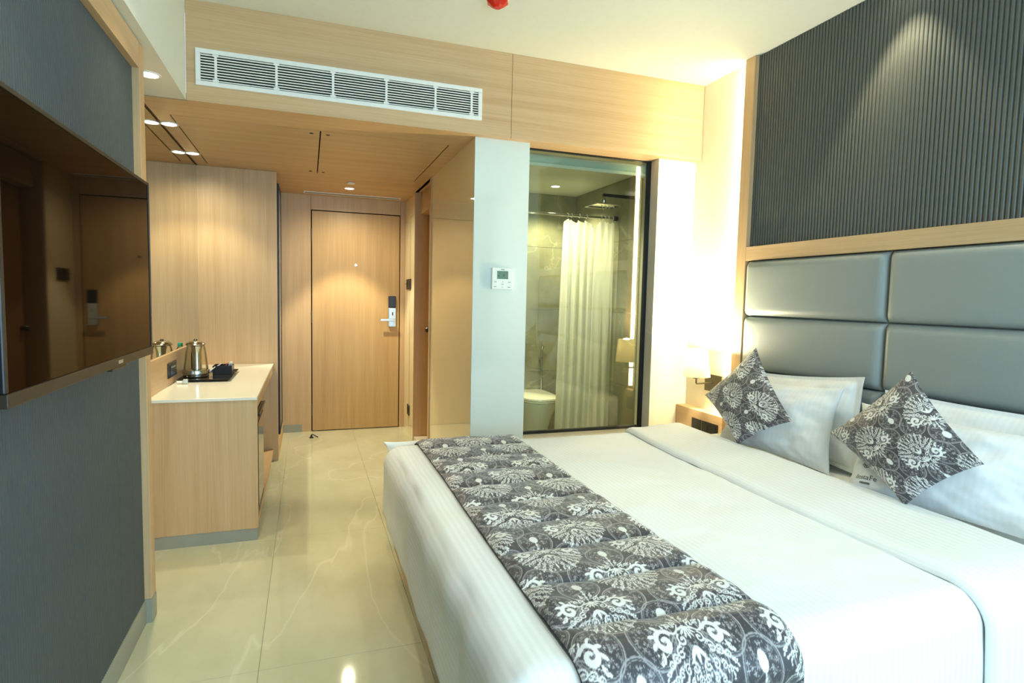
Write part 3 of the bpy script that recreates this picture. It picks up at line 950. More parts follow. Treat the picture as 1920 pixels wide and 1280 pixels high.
tag(lathe('sprinkler_cover', [(0, -0.012), (0.030, -0.012), (0.034, -0.009), (0.034, -0.003), (0.028, 0.0)], M['white_plastic'], (0.349, 5.20, HB), None, 28),
    'flat white sprinkler cover disc beside the passage downlight', 'sprinkler')
AX, AY = 0.860, 2.77
sd = thing('alarm_beacon', 'red faceted alarm beacon on the main ceiling', 'alarm', (AX, AY, HC))
lathe('base', [(0, 0), (0.058, 0), (0.058, -0.008), (0.054, -0.011), (0, -0.011)][::-1], M['white_plastic'], (AX, AY, HC), sd, 28)
lathe('lens', [(0.053, -0.0112), (0.053, -0.026), (0.030, -0.044), (0.018, -0.0505), (0, -0.052)], M['red'], (AX, AY, HC), sd, 8, 'z', False)

th = thing('thermostat', 'white thermostat with green display on the glossy pillar', 'thermostat', (1.117, 3.395, 1.403))
box('housing', (1.050, 1.184, 3.383, 3.4018, 1.403, 1.533), M['white_plastic'], th, 0.003)
ds = box('display', (1.082, 1.152, 3.3815, 3.3828, 1.466, 1.514), M['lcd'], th)
for (a, b, c, d) in ((0.006, 0.014, 0.014, 0.022), (0.014, 0.019, 0.030, 0.034), (0.038, 0.042, 0.014, 0.030), (0.045, 0.0475, 0.016, 0.030)):
    box('segment', (1.082 + a, 1.082 + b, 3.3811, 3.3814, 1.466 + c, 1.466 + d), M['lcd_ink'], ds)
box('brand_strip', (1.105, 1.129, 3.3825, 3.3828, 1.520, 1.524), M['lcd'], th)
for (x, z, w) in ((1.072, 1.448, 0.014), (1.118, 1.449, 0.006), (1.160, 1.447, 0.014), (1.070, 1.419, 0.016), (1.117, 1.434, 0.012), (1.117, 1.417, 0.005), (1.158, 1.417, 0.016)):
    box('button', (x - w / 2 - 0.005, x + w / 2 + 0.005, 3.3820, 3.3829, z - 0.006, z + 0.006), M['white_plastic'], th, 0.0004)
    box('button_print', (x - w / 2, x + w / 2, 3.3816, 3.3819, z - 0.0018, z + 0.0018), M['lcd'], th)

s1 = thing('switch_pair', 'pair of black switch plates high on the passage glass wall', 'switch', (0.93, 5.74, 1.41))
for (y0, y1) in ((5.615, 5.735), (5.745, 5.865)):
    p_ = box('plate', (0.926, 0.9355, y0, y1, 1.415, 1.515), M['black'], s1, 0.002)
    box('rocker', (0.923, 0.9258, y0 + 0.03, y1 - 0.03, 1.435, 1.495), M['black'], p_, 0.001)
box('key_card', (0.908, 0.9226, 5.80, 5.862, 1.468, 1.471), M['dark_steel'], s1)
s2 = thing('low_socket', 'single black socket plate low on the passage glass wall', 'socket', (0.93, 5.70, 0.2))
p_ = box('plate', (0.927, 0.9355, 5.645, 5.755, 0.185, 0.285), M['black'], s2, 0.002)
box('rocker', (0.924, 0.9268, 5.675, 5.725, 0.21, 0.26), M['black'], p_, 0.001)

dp = thing('door_stop', 'small black door stop on the floor by the entrance door', 'door stop', (0.045, 5.73, 0))
lathe('base', [(0, 0.0005), (0.020, 0.0005), (0.020, 0.006), (0.010, 0.008), (0.007, 0.028), (0, 0.030)], M['black'], (0.03, 5.73, 0), dp, 20)
tube('hook', [(0.03, 5.73, 0.028), (0.05, 5.725, 0.030), (0.066, 5.72, 0.018), (0.09, 5.72, 0.006)], 0.005, M['black'], dp)

# ================================================================== bathroom contents
rd = thing('shower_rod', 'chrome shower curtain rod across the bathroom', 'rod', (1.9, 4.44, 2.04))
tube('rail', [(1.166, 4.44, 2.04), (2.476, 4.44, 2.04)], 0.0105, M['chrome'], rd, 14)
lathe('flange', [(0, 0), (0.020, 0), (0.020, 0.03), (0.012, 0.034), (0, 0.034)], M['black'], (2.4435, 4.44, 2.04), rd, 20, 'x')
sc_ = thing('shower_curtain', 'white shower curtain hanging in folds behind the glass', 'curtain', (2.2, 4.44, 0.2))
hooks = [2.02, 2.055, 2.125, 2.19, 2.325, 2.36, 2.395, 2.435]


def curt(u, v):
    x = 1.955 + (2.452 - 1.955) * u if v < 0.001 else (1.955 + 0.035 * v) * (1 - u) + (2.452 - 0.0 * v) * u
    z = 0.18 + (2.012 - 0.18) * v
    if v > 0.9:
        d = min(abs(x - h) for h in hooks)
        z -= min(0.10, d * 0.9) * (v - 0.9) / 0.1
    amp = 0.022 * (0.55 + 0.45 * (1 - v))
    y = 4.445 + amp * math.sin(u * 2 * math.pi * 7.5 + 0.6 * math.sin(v * 3 + u * 9)) + 0.014 * math.sin(u * 41 + v * 2.2)
    return (x - 2.2, y - 4.44, z - 0.2)


cm = grid_mesh('fabric', 150, 40, curt)
co = link('fabric', cm, M['curtain'], (2.2, 4.44, 0.2), sc_)
for h in hooks:
    tube('hook', [(h, 4.44 + 0.014 * math.sin(a), 2.04 + 0.016 * math.cos(a)) for a in [math.pi * (1.0 - 0.2 * k) for k in range(10)]] , 0.0028, M['white_plastic'], sc_, 6)

sh = thing('overhead_shower', 'square overhead shower on a black arm', 'shower', (2.2, 4.15, 2.08))
box('plate', (2.08, 2.30, 4.04, 4.26, 2.083, 2.092), M['chrome'], sh, 0.003)
lathe('swivel', [(0, 0.0), (0.022, 0.0), (0.022, 0.012), (0.012, 0.016), (0.015, 0.03), (0.015, 0.045), (0.011, 0.05), (0.011, 0.062)], M['chrome'], (2.19, 4.15, 2.0925), sh, 20)
box('arm', (2.178, 2.476, 4.138, 4.162, 2.158, 2.182), M['black_metal'], sh, 0.003)

js = thing('health_faucet', 'chrome hand spray with hose on the bathroom back wall', 'faucet', (2.14, 5.25, 0.8))
box('holder', (2.125, 2.16, 5.235, 5.2755, 0.76, 0.80), M['chrome'], js, 0.003)
tube('handle', [(2.142, 5.238, 0.74), (2.142, 5.232, 0.86), (2.144, 5.215, 0.905), (2.150, 5.19, 0.915)], [0.011, 0.012, 0.015, 0.017], M['chrome'], js, 14)
tube('hose', [(2.142, 5.238, 0.74), (2.148, 5.24, 0.6), (2.156, 5.25, 0.45), (2.16, 5.262, 0.30), (2.16, 5.274, 0.26)], 0.007, M['chrome'], js, 10)

wc = thing('toilet', 'white ceramic toilet with closed lid seen through the glass', 'toilet', (1.98, 4.95, 0.02))


def outline(w, d, n=40, p=2.6):
    """toilet plan: straight at the wall (+y), rounded at the front (-y)"""
    pts = []
    for k in range(n):
        a = 2 * math.pi * k / n
        c, s = math.cos(a), math.sin(a)
        q = p if s < 0 else 6.0
        x = w * math.copysign(abs(c) ** (2 / q), c)
        y = d * math.copysign(abs(s) ** (2 / q), s)
        pts.append((x, y))
    return pts


def loft(name, secs, mat, loc, parent):
    bm = bmesh.new()
    rg = []
    for (w, d, cy, z) in secs:
        rg.append([bm.verts.new((x, y + cy, z)) for x, y in outline(w, d)])
    for a, b in zip(rg, rg[1:]):
        for i in range(len(a)):
            bm.faces.new((a[i], a[(i + 1) % len(a)], b[(i + 1) % len(b)], b[i]))
    bm.faces.new(rg[0][::-1]); bm.faces.new(rg[-1])
    return link(name, bm_mesh(bm, name, True, 40), mat, loc, parent)


TX, TY = 1.985, 4.99
loft('bowl', [(0.115, 0.20, 0.075, 0.0), (0.118, 0.205, 0.07, 0.10), (0.140, 0.235, 0.04, 0.24), (0.172, 0.268, 0.007, 0.36), (0.178, 0.274, 0.0, 0.40), (0.172, 0.27, 0.0, 0.405)], M['ceramic'], (TX, TY, 0.021), wc)
loft('seat', [(0.176, 0.274, -0.004, 0.408), (0.180, 0.278, -0.004, 0.412), (0.180, 0.278, -0.004, 0.422), (0.176, 0.274, -0.004, 0.425)], M['ceramic'], (TX, TY, 0.021), wc)
loft('lid', [(0.178, 0.276, -0.004, 0.4265), (0.182, 0.280, -0.004, 0.431), (0.180, 0.278, -0.004, 0.445), (0.168, 0.266, -0.004, 0.453)], M['ceramic'], (TX, TY, 0.021), wc)

rb = thing('roller_blind', 'rolled up pale blind at the top of the bathroom window', 'blind', (1.74, 3.575, 2.24))
lathe('roll', [(0, 0), (0.034, 0), (0.034, 0.89), (0, 0.89)], plain('pale_blue_blind_fabric', srgb(196, 212, 210), 0.6), (1.29, 3.575, 2.247), rb, 28, 'x')
box('bottom_bar', (1.292, 2.178, 3.537, 3.549, 2.198, 2.218), M['white_metal'], rb, 0.003)
box('end_cap', (2.1805, 2.197, 3.54, 3.60, 2.20, 2.29), M['white_plastic'], rb, 0.004)

# ================================================================== BED
bed = thing('bed', 'double bed with oak base and white sheeted mattress', 'bed', (1.42, 1.95, 0))
BY_0, BY_1, BXF = 0.97, 2.90, 0.37
box('base', (BXF + 0.035, 2.40, BY_0 + 0.06, BY_1 - 0.02, 0.085, 0.285), M['bed_wood'], bed, 0.003)
box('plinth', (BXF + 0.25, 2.40, BY_0 + 0.25, BY_1 - 0.25, 0.0, 0.0849), M['black'], bed)
box('mattress', (BXF + 0.05, 2.42, BY_0 + 0.05, BY_1 - 0.05, 0.2855, 0.582), M['sheet'], bed, 0.05, 4)

ZT = 0.612


def wr(x, y, s, a):
    return a * noise.noise(Vector((x * s, y * s, 3.7)))


def drape(px, py, x0, x1, y0, y1, z, r, drop, flare=0.0, foot=True):
    """map a flat point to a cover lying on a box: inner rect x0..x1,y0..y1 (already inset by r)"""
    cx = max(px, x0) if foot else px
    cy = min(max(py, y0), y1)
    dx, dy = px - cx, py - cy
    d = math.hypot(dx, dy)
    if d < 1e-9:
        return Vector((px, py, z))
    ux, uy = dx / d, dy / d
    arc = r * math.pi / 2
    d = min(d, arc + drop)
    if d <= arc:
        a = d / r
        o, h = r * math.sin(a), r * (1 - math.cos(a))
    else:
        o, h = r + flare * (d - arc), r + (d - arc)
    return Vector((cx + ux * o, cy + uy * o, z - h))


R_ = 0.085
XI, YI0, YI1 = BXF + R_ - 0.02, BY_0 + R_ - 0.01, BY_1 - R_ + 0.02
arcl = R_ * math.pi / 2
dv = thing('duvet', 'white satin stripe duvet spread over the bed', 'duvet', (1.2, 1.93, 0.6))
NX, NY = 170, 190
px0, px1 = XI - arcl - 0.235, 2.0
py0, py1 = YI0 - arcl - 0.27, YI1 + arcl + 0.24


def duv(u, v):
    px, py = px0 + (px1 - px0) * u, py0 + (py1 - py0) * v
    dropf = 0.235 + wr(px, py, 3.0, 0.012)
    p = drape(px, py, XI, 9, YI0, YI1, ZT, R_, dropf, 0.03)
    k = wr(px, py, 4.0, 0.006) + wr(px + 5, py, 11.0, 0.0025)
    if p.z > ZT - 0.01:
        p.z += k
        # slight crown so the sheet is not a perfect plane
        p.z += 0.006 * math.sin((py - 0.9) * 1.6)
    else:
        s = wr(py * 1.3, px * 1.3, 5.0, 0.008)
        if px < XI: p.x -= s
        if py < YI0: p.y -= s
        if py > YI1: p.y += s
    return p - Vector((1.2, 1.93, 0.6))


dm = grid_mesh('cover', NX, NY, duv)
at_ = dm.attributes.new('stripe', 'FLOAT', 'POINT')
at_.data.foreach_set('value', [px0 + (px1 - px0) * (k % (NX + 1)) / NX for k in range(len(dm.vertices))])
do = link('cover', dm, M['linen'], (1.2, 1.93, 0.6), dv)
sd_ = do.modifiers.new('thickness', 'SOLIDIFY')
sd_.thickness = 0.018
sd_.offset = -1

# turned back head end of the duvet
FX0, FX1 = 1.63, 2.04
FR = 0.09
FN, FM = 44, 170
fy0, fy1 = YI0 - FR * math.pi / 2 - 0.30, YI1 + FR * math.pi / 2 + 0.16


def fold(u, v):
    # cross section: rounded front lip (u=0), gentle top, rounded head side lip (u=1)
    py = fy0 + (fy1 - fy0) * v
    t = (py - 0.95) / 1.95
    fx0 = FX0 + 0.055 * t + 0.022 * math.sin(py * 2.3 + 0.4) + wr(py, 0, 2.2, 0.02)
    fx1 = FX1 + 0.03 * t + wr(py, 7, 3.0, 0.012)
    a = u * 1.0
    if a < 0.16:
        q = a / 0.16 * math.pi / 2
        x = fx0 + 0.024 * (1 - math.sin(q)); hz = 0.004 + 0.030 * (1 - math.cos(q)) if False else 0.0
        x = fx0 + 0.026 * (1 - math.cos(q)); hz = 0.026 * math.sin(q)
    elif a > 0.86:
        q = (a - 0.86) / 0.14 * math.pi / 2
        x = fx1 - 0.03 + 0.03 * math.sin(q); hz = -0.012 + 0.050 * math.cos(q)
    else:
        f = (a - 0.16) / 0.70
        x = fx0 + 0.026 + (fx1 - 0.056 - fx0) * f
        hz = 0.026 + 0.012 * f + 0.006 * math.sin(f * math.pi * 2.0 + py) * (1 - f)
    p = drape(x, py, -9, 9, YI0, YI1, ZT + 0.0, FR, 0.30, 0.03, False)
    # offset along the local outward direction
    q2 = drape(x, py, -9, 9, YI0, YI1, ZT + 0.0, FR - 0.02, 0.30, 0.03, False)
    dy = py - min(max(py, YI0), YI1)
    ang = min(abs(dy) / FR, math.pi / 2)
    nrm = Vector((0, math.copysign(math.sin(ang), dy) if dy else 0.0, math.cos(ang)))
    p = p + nrm * (hz + wr(x, py, 6.0, 0.004))
    if ang < 0.1:
        p.z += 0.006 * math.sin((py - 0.9) * 1.6)
    return p - Vector((1.2, 1.93, 0.6))


fm = grid_mesh('turned_back_fold', FN, FM, fold)
at_ = fm.attributes.new('stripe', 'FLOAT', 'POINT')
at_.data.foreach_set('value', [FX0 + (FX1 - FX0) * (k % (FN + 1)) / FN for k in range(len(fm.vertices))])
fo = link('turned_back_fold', fm, M['linen'], (1.2, 1.93, 0.6), dv)
sf_ = fo.modifiers.new('thickness', 'SOLIDIFY')
sf_.thickness = 0.006
sf_.offset = -1


# ------------------------------------------------------------------ damask print
def make_tile(n=640):
    """one repeat of the damask print as grey values 0..1 (two motifs, half drop)"""
    A = np.zeros((n, n), np.float32)
    mot = None
    rng = random.Random(3)

    def stamp(x, y, r, val):
        if mot:
            x, y, r = mot[0] + x * 1.16, mot[1] + y * 1.16, r * 1.16
        R = max(0.8, r * n)
        k = int(R + 2)
        cx, cy = x * n, y * n
        xs = np.arange(int(math.floor(cx)) - k, int(math.floor(cx)) + k + 1)
        ys_ = np.arange(int(math.floor(cy)) - k, int(math.floor(cy)) + k + 1)
        d = np.hypot(xs[None, :] + 0.5 - cx, ys_[:, None] + 0.5 - cy)
        a = np.clip(R - d + 0.5, 0, 1)
        ix = np.ix_(ys_ % n, xs % n)
        if val < 0:
            A[ix] = A[ix] * (1 - a)
        else:
            A[ix] = np.maximum(A[ix], a * val)

    def curve(pts, w0, w1, val, bulge=0.0):
        m = len(pts)
        for k, (x, y) in enumerate(pts):
            t = k / max(1, m - 1)
            stamp(x, y, w0 + (w1 - w0) * t + bulge * math.sin(math.pi * t), val)

    def ring(x, y, r, w, val):
        m = int(2 * math.pi * r * n * 0.9)
        curve([(x + r * math.cos(6.2832 * k / m), y + r * math.sin(6.2832 * k / m)) for k in range(m)], w, w, val)

    def spiral(x, y, r, a0, turns, hand, w0, w1, val=1.0, bulge=0.0):
        m = int(n * r * turns * 4) + 16
        pts = []
        for k in range(m):
            t = k / (m - 1)
            rr = r * (1 - 0.80 * t)
            a = a0 + hand * turns * 6.2832 * t
            pts.append((x + rr * math.cos(a), y + rr * math.sin(a)))
        curve(pts, w0, w1, val, bulge)
        stamp(pts[-1][0], pts[-1][1], w1 * 1.7, val)

    def petal(x, y, ang, L, wmax, val=1.0):
        m = max(8, int(L * n * 0.8))
        for k in range(m):
            t = k / (m - 1)
            stamp(x + L * t * math.cos(ang), y + L * t * math.sin(ang), max(0.0015, wmax * math.sin(math.pi * (0.05 + 0.93 * t)) ** 0.8), val)

    def motif(ox, oy):
        nonlocal mot
        mot = (ox, oy)
        mx = my = 0.0
        # lace roundels
        for (dx, dy, r) in ((0.0, -0.285, 0.150), (0.25, -0.075, 0.150), (-0.25, -0.075, 0.150), (0.0, 0.10, 0.19)):
            ring(mx + dx, my + dy, r, 0.0045, 0.5)
            ring(mx + dx, my + dy, r * 0.91, 0.0022, 0.4)
            for k in range(105):
                a, q = rng.uniform(0, 6.283), r * 0.84 * math.sqrt(rng.random())
                cx, cy = mx + dx + q * math.cos(a), my + dy + q * math.sin(a)
                v = rng.uniform(0.34, 0.62)
                if k % 3 == 0:
                    for b in range(4):
                        petal(cx, cy, a + b * math.pi / 2, 0.014, 0.003, v)
                else:
                    stamp(cx, cy, rng.uniform(0.002, 0.0055), v)
            for k in range(8):
                a = k * math.pi / 4 + 0.2
                curve([(mx + dx + r * f * math.cos(a), my + dy + r * f * math.sin(a)) for f in np.linspace(0.1, 0.8, int(r * n))], 0.0014, 0.0014, 0.42)
        # hanging bud and beaded stem
        for k in range(40):
            t = k / 39
            stamp(mx, my - 0.345 + 0.07 * t, 0.006 + 0.030 * math.sin(math.pi * (0.2 + 0.74 * t)) ** 1.2, 1.0)
        for k in (-1, 0, 1):
            stamp(mx + k * 0.020, my - 0.340 + 0.008 * abs(k), 0.013, 1.0)
        for k, r in enumerate((0.006, 0.009, 0.005, 0.011, 0.006, 0.008, 0.005)):
            stamp(mx, my - 0.258 + 0.020 * k, r, 1.0)
        curve([(mx, my - 0.27 + 0.15 * t) for t in np.linspace(0, 1, 90)], 0.003, 0.003, 1.0)
        # shell flower
        for a in (-75, -50, -25, 0, 25, 50, 75):
            petal(mx, my - 0.10, math.radians(90 + a), 0.062 + 0.008 * math.cos(math.radians(a)), 0.0088)
        stamp(mx, my - 0.098, 0.014, 1.0)
        # lily above it
        for a in (-42, 0, 42):
            petal(mx, my + 0.0, math.radians(90 + a), 0.075, 0.0115)
        for s in (-1, 1):
            sx = lambda x: mx + s * x
            ang = lambda a: a if s > 0 else math.pi - a
            # big acanthus scrolls left and right
            spiral(sx(0.178), my - 0.045, 0.060, ang(-2.6), 1.25, s, 0.009, 0.006, 1.0, 0.010)
            curve([(sx(0.035 + 0.10 * t), my - 0.115 + 0.05 * math.sin(2.6 * t) - 0.01 * t) for t in np.linspace(0, 1, 70)], 0.004, 0.008, 1.0)
            for (x, y, a, L, w) in ((0.225, -0.085, 0.1, 0.045, 0.012), (0.238, -0.045, 0.7, 0.050, 0.013), (0.222, 0.0, 1.3, 0.045, 0.010),
                                    (0.185, -0.112, -0.6, 0.040, 0.010), (0.14, -0.105, -1.3, 0.028, 0.007)):
                petal(sx(x), my + y, ang(a), L, w)
            # scrolls of the fan, getting finer outwards
            for (x, y, r, a0, tn, h, w) in ((0.062, -0.035, 0.030, -1.2, 1.15, 1, 0.0056), (0.105, 0.018, 0.029, -2.1, 1.2, 1, 0.0054),
                                            (0.045, 0.088, 0.027, -1.0, 1.2, -1, 0.0050), (0.155, 0.040, 0.024, -2.2, 1.15, 1, 0.0046),
                                            (0.098, 0.088, 0.025, -2.0, 1.2, 1, 0.0046), (0.022, 0.140, 0.021, -0.6, 1.1, -1, 0.0042),
                                            (0.150, 0.098, 0.022, -2.4, 1.15, 1, 0.0042), (0.080, 0.142, 0.021, -1.8, 1.15, 1, 0.0042),
                                            (0.200, 0.062, 0.020, -2.5, 1.1, 1, 0.0040), (0.128, 0.150, 0.020, -2.2, 1.1, 1, 0.0040),
                                            (0.190, 0.118, 0.018, -2.6, 1.1, 1, 0.0038), (0.048, 0.190, 0.018, -1.2, 1.1, -1, 0.0038),
                                            (0.100, 0.195, 0.018, -1.9, 1.1, 1, 0.0038), (0.160, 0.180, 0.016, -2.3, 1.1, 1, 0.0036),
                                            (0.235, 0.030, 0.016, -2.7, 1.1, 1, 0.0036), (0.232, 0.092, 0.014, -2.7, 1.1, 1, 0.0034),
                                            (0.070, 0.238, 0.014, -1.5, 1.1, 1, 0.0034), (0.125, 0.228, 0.014, -2.0, 1.1, 1, 0.0034),
                                            (0.052, -0.128, 0.022, 1.0, 1.15, -1, 0.0054), (0.098, -0.120, 0.018, 0.6, 1.1, -1, 0.0046),
                                            (0.030, -0.170, 0.014, 1.2, 1.1, -1, 0.0040)):
                spiral(sx(x), my + y, r, ang(a0), tn, h * s, w, w * 0.7)
                # leaf and stalk joining the scroll to the middle
                aa = math.atan2(y + 0.06, x)
                petal(sx(x + r * 0.9 * math.cos(aa)), my + y + r * 0.9 * math.sin(aa), ang(aa + 0.3), 0.024, 0.0058)
                curve([(sx(x * f), my - 0.06 + (y + 0.06) * f) for f in np.linspace(0.72, 0.95, 14)], 0.0026, 0.0026, 1.0)
            for k in range(11):
                a = math.radians(2 + 88 * k / 10)
                stamp(sx(0.262 * math.cos(a)), my + 0.262 * math.sin(a), 0.0062 + 0.002 * (k % 2), 1.0)
                if k % 2: petal(sx(0.232 * math.cos(a)), my + 0.232 * math.sin(a), ang(a), 0.026, 0.005)
        petal(mx, my + 0.16, math.pi / 2, 0.085, 0.008)
        stamp(mx, my + 0.265, 0.009, 1.0)
        for k in range(5): stamp(mx, my + 0.09 + 0.016 * k, 0.004, 1.0)
        # cut the shell apart again so that its ribs read
        for a in (-62, -37, -12, 12, 37, 62):
            curve([(mx + L * math.cos(math.radians(90 + a)), my - 0.10 + L * math.sin(math.radians(90 + a))) for L in np.linspace(0.028, 0.064, 22)], 0.0016, 0.0016, -1)

    for k in range(900):
        stamp(rng.random(), rng.random(), rng.uniform(0.0015, 0.004), rng.uniform(0.15, 0.32))
    motif(0.25, 0.25)
    motif(0.75, 0.75)
    return A


TILE = make_tile()
TW, TH_ = 0.295, 0.290


def print_attr(me, uv):
    """uv: array (nverts,2) in metres -> point attribute 'print'"""
    n = TILE.shape[0]
    x = (uv[:, 0] / TW * n) % n - 0.5
    y = (uv[:, 1] / TH_ * n) % n - 0.5
    x0, y0 = np.floor(x).astype(int), np.floor(y).astype(int)
    fx, fy = x - x0, y - y0
    g = lambda a, b: TILE[b % n, a % n]
    val = (g(x0, y0) * (1 - fx) + g(x0 + 1, y0) * fx) * (1 - fy) + (g(x0, y0 + 1) * (1 - fx) + g(x0 + 1, y0 + 1) * fx) * fy
    at = me.attributes.new('print', 'FLOAT', 'POINT')
    at.data.foreach_set('value', val.astype(np.float32))


# ------------------------------------------------------------------ bed runner
rn = thing('bed_runner', 'grey and white damask bed runner laid across the foot of the bed', 'runner', (0.77, 1.93, 0.62))
RX0, RX1 = 0.505, 1.025
RNX, RNY = 300, 1260
ra = R_ * math.pi / 2
ry0, ry1 = YI0 - ra - 0.24, YI1 + ra + 0.05


def runner_surface(nx, ny, lift, rx0, rx1):
    u, v = np.meshgrid(np.linspace(0, 1, nx + 1), np.linspace(0, 1, ny + 1))
    py = ry0 + (ry1 - ry0) * v
    px = rx0 + (rx1 - rx0) * u + 0.005 * np.sin(py * 3.1) + 0.012 * np.sin(py * 2.0 + 0.5) * u
    cy = np.clip(py, YI0, YI1)
    dy = py - cy
    d = np.minimum(np.abs(dy), ra + 0.24)
    sg = np.sign(dy)
    ang = np.minimum(d / R_, math.pi / 2)
    o = np.where(d <= ra, R_ * np.sin(ang), R_ + 0.03 * (d - ra))
    h = np.where(d <= ra, R_ * (1 - np.cos(ang)), R_ + (d - ra))
    # quilted channels, each bolster a little uneven
    seam = (py - 1.108 - 0.006 * np.sin(px * 9 + py * 3)) / 0.196
    f = seam % 1.0
    puff = 0.021 * np.maximum(0.0, 1 - np.abs(2 * f - 1) ** 3.0) ** 0.6
    ed = np.minimum(u, 1 - u) * (rx1 - rx0)
    puff *= np.minimum(1.0, ed / 0.03) ** 0.5
    wrk = 0.0022 * np.sin(px * 31 + 4 * np.sin(py * 13)) * np.sin(py * 27 + px * 8) + 0.0015 * np.sin(px * 63 + py * 17) * np.sin(py * 51)
    n = lift + np.where(lift > 0.008, puff + wrk, 0.0)
    X = px
    Y = cy + sg * o + sg * np.sin(ang) * n
    Z = ZT - h + np.cos(ang) * n + np.where(ang < 0.1, 0.006 * np.sin((py - 0.9) * 1.6), 0.0)
    V = np.stack([X, Y, Z], -1).reshape(-1, 3) - np.array([0.77, 1.93, 0.62])
    uv = np.stack([px - 0.62 + 0.25 * TW, -(py - 1.235) - 0.065 * TH_], -1).reshape(-1, 2)
    return V, uv


def fast_grid(name, V, nx, ny):
    i = (np.arange(ny)[:, None] * (nx + 1) + np.arange(nx)[None, :]).reshape(-1)
    F = np.stack([i, i + 1, i + nx + 2, i + nx + 1], 1).astype(np.int32)
    me = bpy.data.meshes.new(name)
    me.vertices.add(len(V))
    me.vertices.foreach_set('co', V.astype(np.float32).reshape(-1))
    me.loops.add(F.size)
    me.loops.foreach_set('vertex_index', F.reshape(-1))
    me.polygons.add(len(F))
    me.polygons.foreach_set('loop_start', np.arange(0, F.size, 4, dtype=np.int32))
    me.polygons.foreach_set('use_smooth', np.ones(len(F), dtype=bool))
    me.update(calc_edges=True)
    me.validate()
    return me


V_, uv_ = runner_surface(RNX, RNY, 0.014, RX0, RX1)
rm = fast_grid('quilted_cloth', V_, RNX, RNY)
print_attr(rm, uv_)
link('quilted_cloth', rm, M['print'], (0.77, 1.93, 0.62), rn)
V_, uv_ = runner_surface(24, 160, 0.0075, RX0 + 0.001, RX1 - 0.001)
lo_ = link('lining', fast_grid('lining', V_, 24, 160), M['runner_back'], (0.77, 1.93, 0.62), rn)
lm_ = lo_.modifiers.new('thickness', 'SOLIDIFY')
lm_.thickness = 0.0055
lm_.offset = 1


# ------------------------------------------------------------------ pillows
def cushion(name, c00, c10, c01, c11, thick, mat, parent, n=60, m=60, pinch=0.05, uvf=None, back=0.6, seed=0, wrinkle=0.006, p=2.4, flange=0.0):
    """stuffed cushion through four corners; u along c00>c10, v along c00>c01"""
    C = [Vector(c) for c in (c00, c10, c01, c11)]
    base = sum(C, Vector()) / 4
    nrm = (C[1] - C[0] + C[3] - C[2]).cross(C[2] - C[0] + C[3] - C[1]).normalized()

    def surf(u, v, side=1):
        a, b = 2 * u - 1, 2 * v - 1
        u2 = 0.5 + (u - 0.5) * (1 - pinch * (1 - b * b))
        v2 = 0.5 + (v - 0.5) * (1 - pinch * (1 - a * a))
        q = C[0] * (1 - u2) * (1 - v2) + C[1] * u2 * (1 - v2) + C[2] * (1 - u2) * v2 + C[3] * u2 * v2
        fa, fb = a, b
        if flange:
            fa = max(-1, min(1, a / (1 - flange)))
            fb = max(-1, min(1, b / (1 - flange)))
        h = max(0.0, (1 - abs(fa) ** p)) ** 0.55 * max(0.0, (1 - abs(fb) ** p)) ** 0.55
        w = wrinkle * (noise.noise(Vector((u * 5 + seed, v * 5, seed))) + 0.5 * noise.noise(Vector((u * 13, v * 13 + seed, 2.0)))) * min(1, h * 3 + 0.25)
        return q + nrm * ((thick * h + 0.002) * (1 if side > 0 else -back) + w)
    V, F, UV = [], [], []
    for s in (1, -1):
        nn, mm_ = (n, m)
        o = len(V)
        for j in range(mm_ + 1):
            for i in range(nn + 1):
                # denser towards the seams
                u, v = i / nn, j / mm_
                if uvf is None:
                    u = 0.5 - 0.5 * math.cos(math.pi * u); v = 0.5 - 0.5 * math.cos(math.pi * v)
                V.append(tuple(surf(u, v, s) - base)); UV.append((u, v))
        for j in range(mm_):
            for i in range(nn):
                a = o + j * (nn + 1) + i
                f = (a, a + 1, a + nn + 2, a + nn + 1)
                F.append(f if s > 0 else f[::-1])
    # close the seam
    o = (n + 1) * (m + 1)
    rim = [i for i in range(n + 1)] + [j * (n + 1) + n for j in range(1, m + 1)] + [m * (n + 1) + i for i in range(n - 1, -1, -1)] + [j * (n + 1) for j in range(m - 1, 0, -1)]
    for k in range(len(rim)):
        a, b = rim[k], rim[(k + 1) % len(rim)]
        F.append((b, a, a + o, b + o))
    me = bpy.data.meshes.new(name)
    me.from_pydata(V, [], F)
    for q in me.polygons: q.use_smooth = True
    if uvf:
        print_attr(me, np.array([uvf(u, v) for u, v in UV]))
    ob = link(name, me, mat, base, parent)
    return ob, surf, nrm


# two damask cushions standing on a corner
c1 = thing('scatter_cushion', 'damask cushion farther from the viewer, beside the bedside lamp', 'cushion', (2.05, 2.38, 0.64), 'damask cushions on the bed')
cushion('cover', (2.095, 2.694, 0.837), (2.035, 2.345, 0.645), (2.19, 2.427, 1.123), (2.095, 2.071, 0.816), 0.066, M['print'], c1, 240, 240, 0.085,
        lambda u, v: (u * 0.45 + 0.03, v * 0.45 + 0.02), 0.35, 1, 0.003)
c2 = thing('scatter_cushion', 'damask cushion nearer the viewer, in front of the lettered pillow', 'cushion', (2.0, 1.48, 0.64), 'damask cushions on the bed')
cushion('cover', (2.0, 1.448, 0.648), (2.07, 1.249, 0.848), (2.085, 1.858, 0.811), (2.16, 1.576, 1.110), 0.068, M['print'], c2, 240, 240, 0.085,
        lambda u, v: (u * 0.45 - 0.06, v * 0.45 + 0.12), 0.35, 5, 0.003)

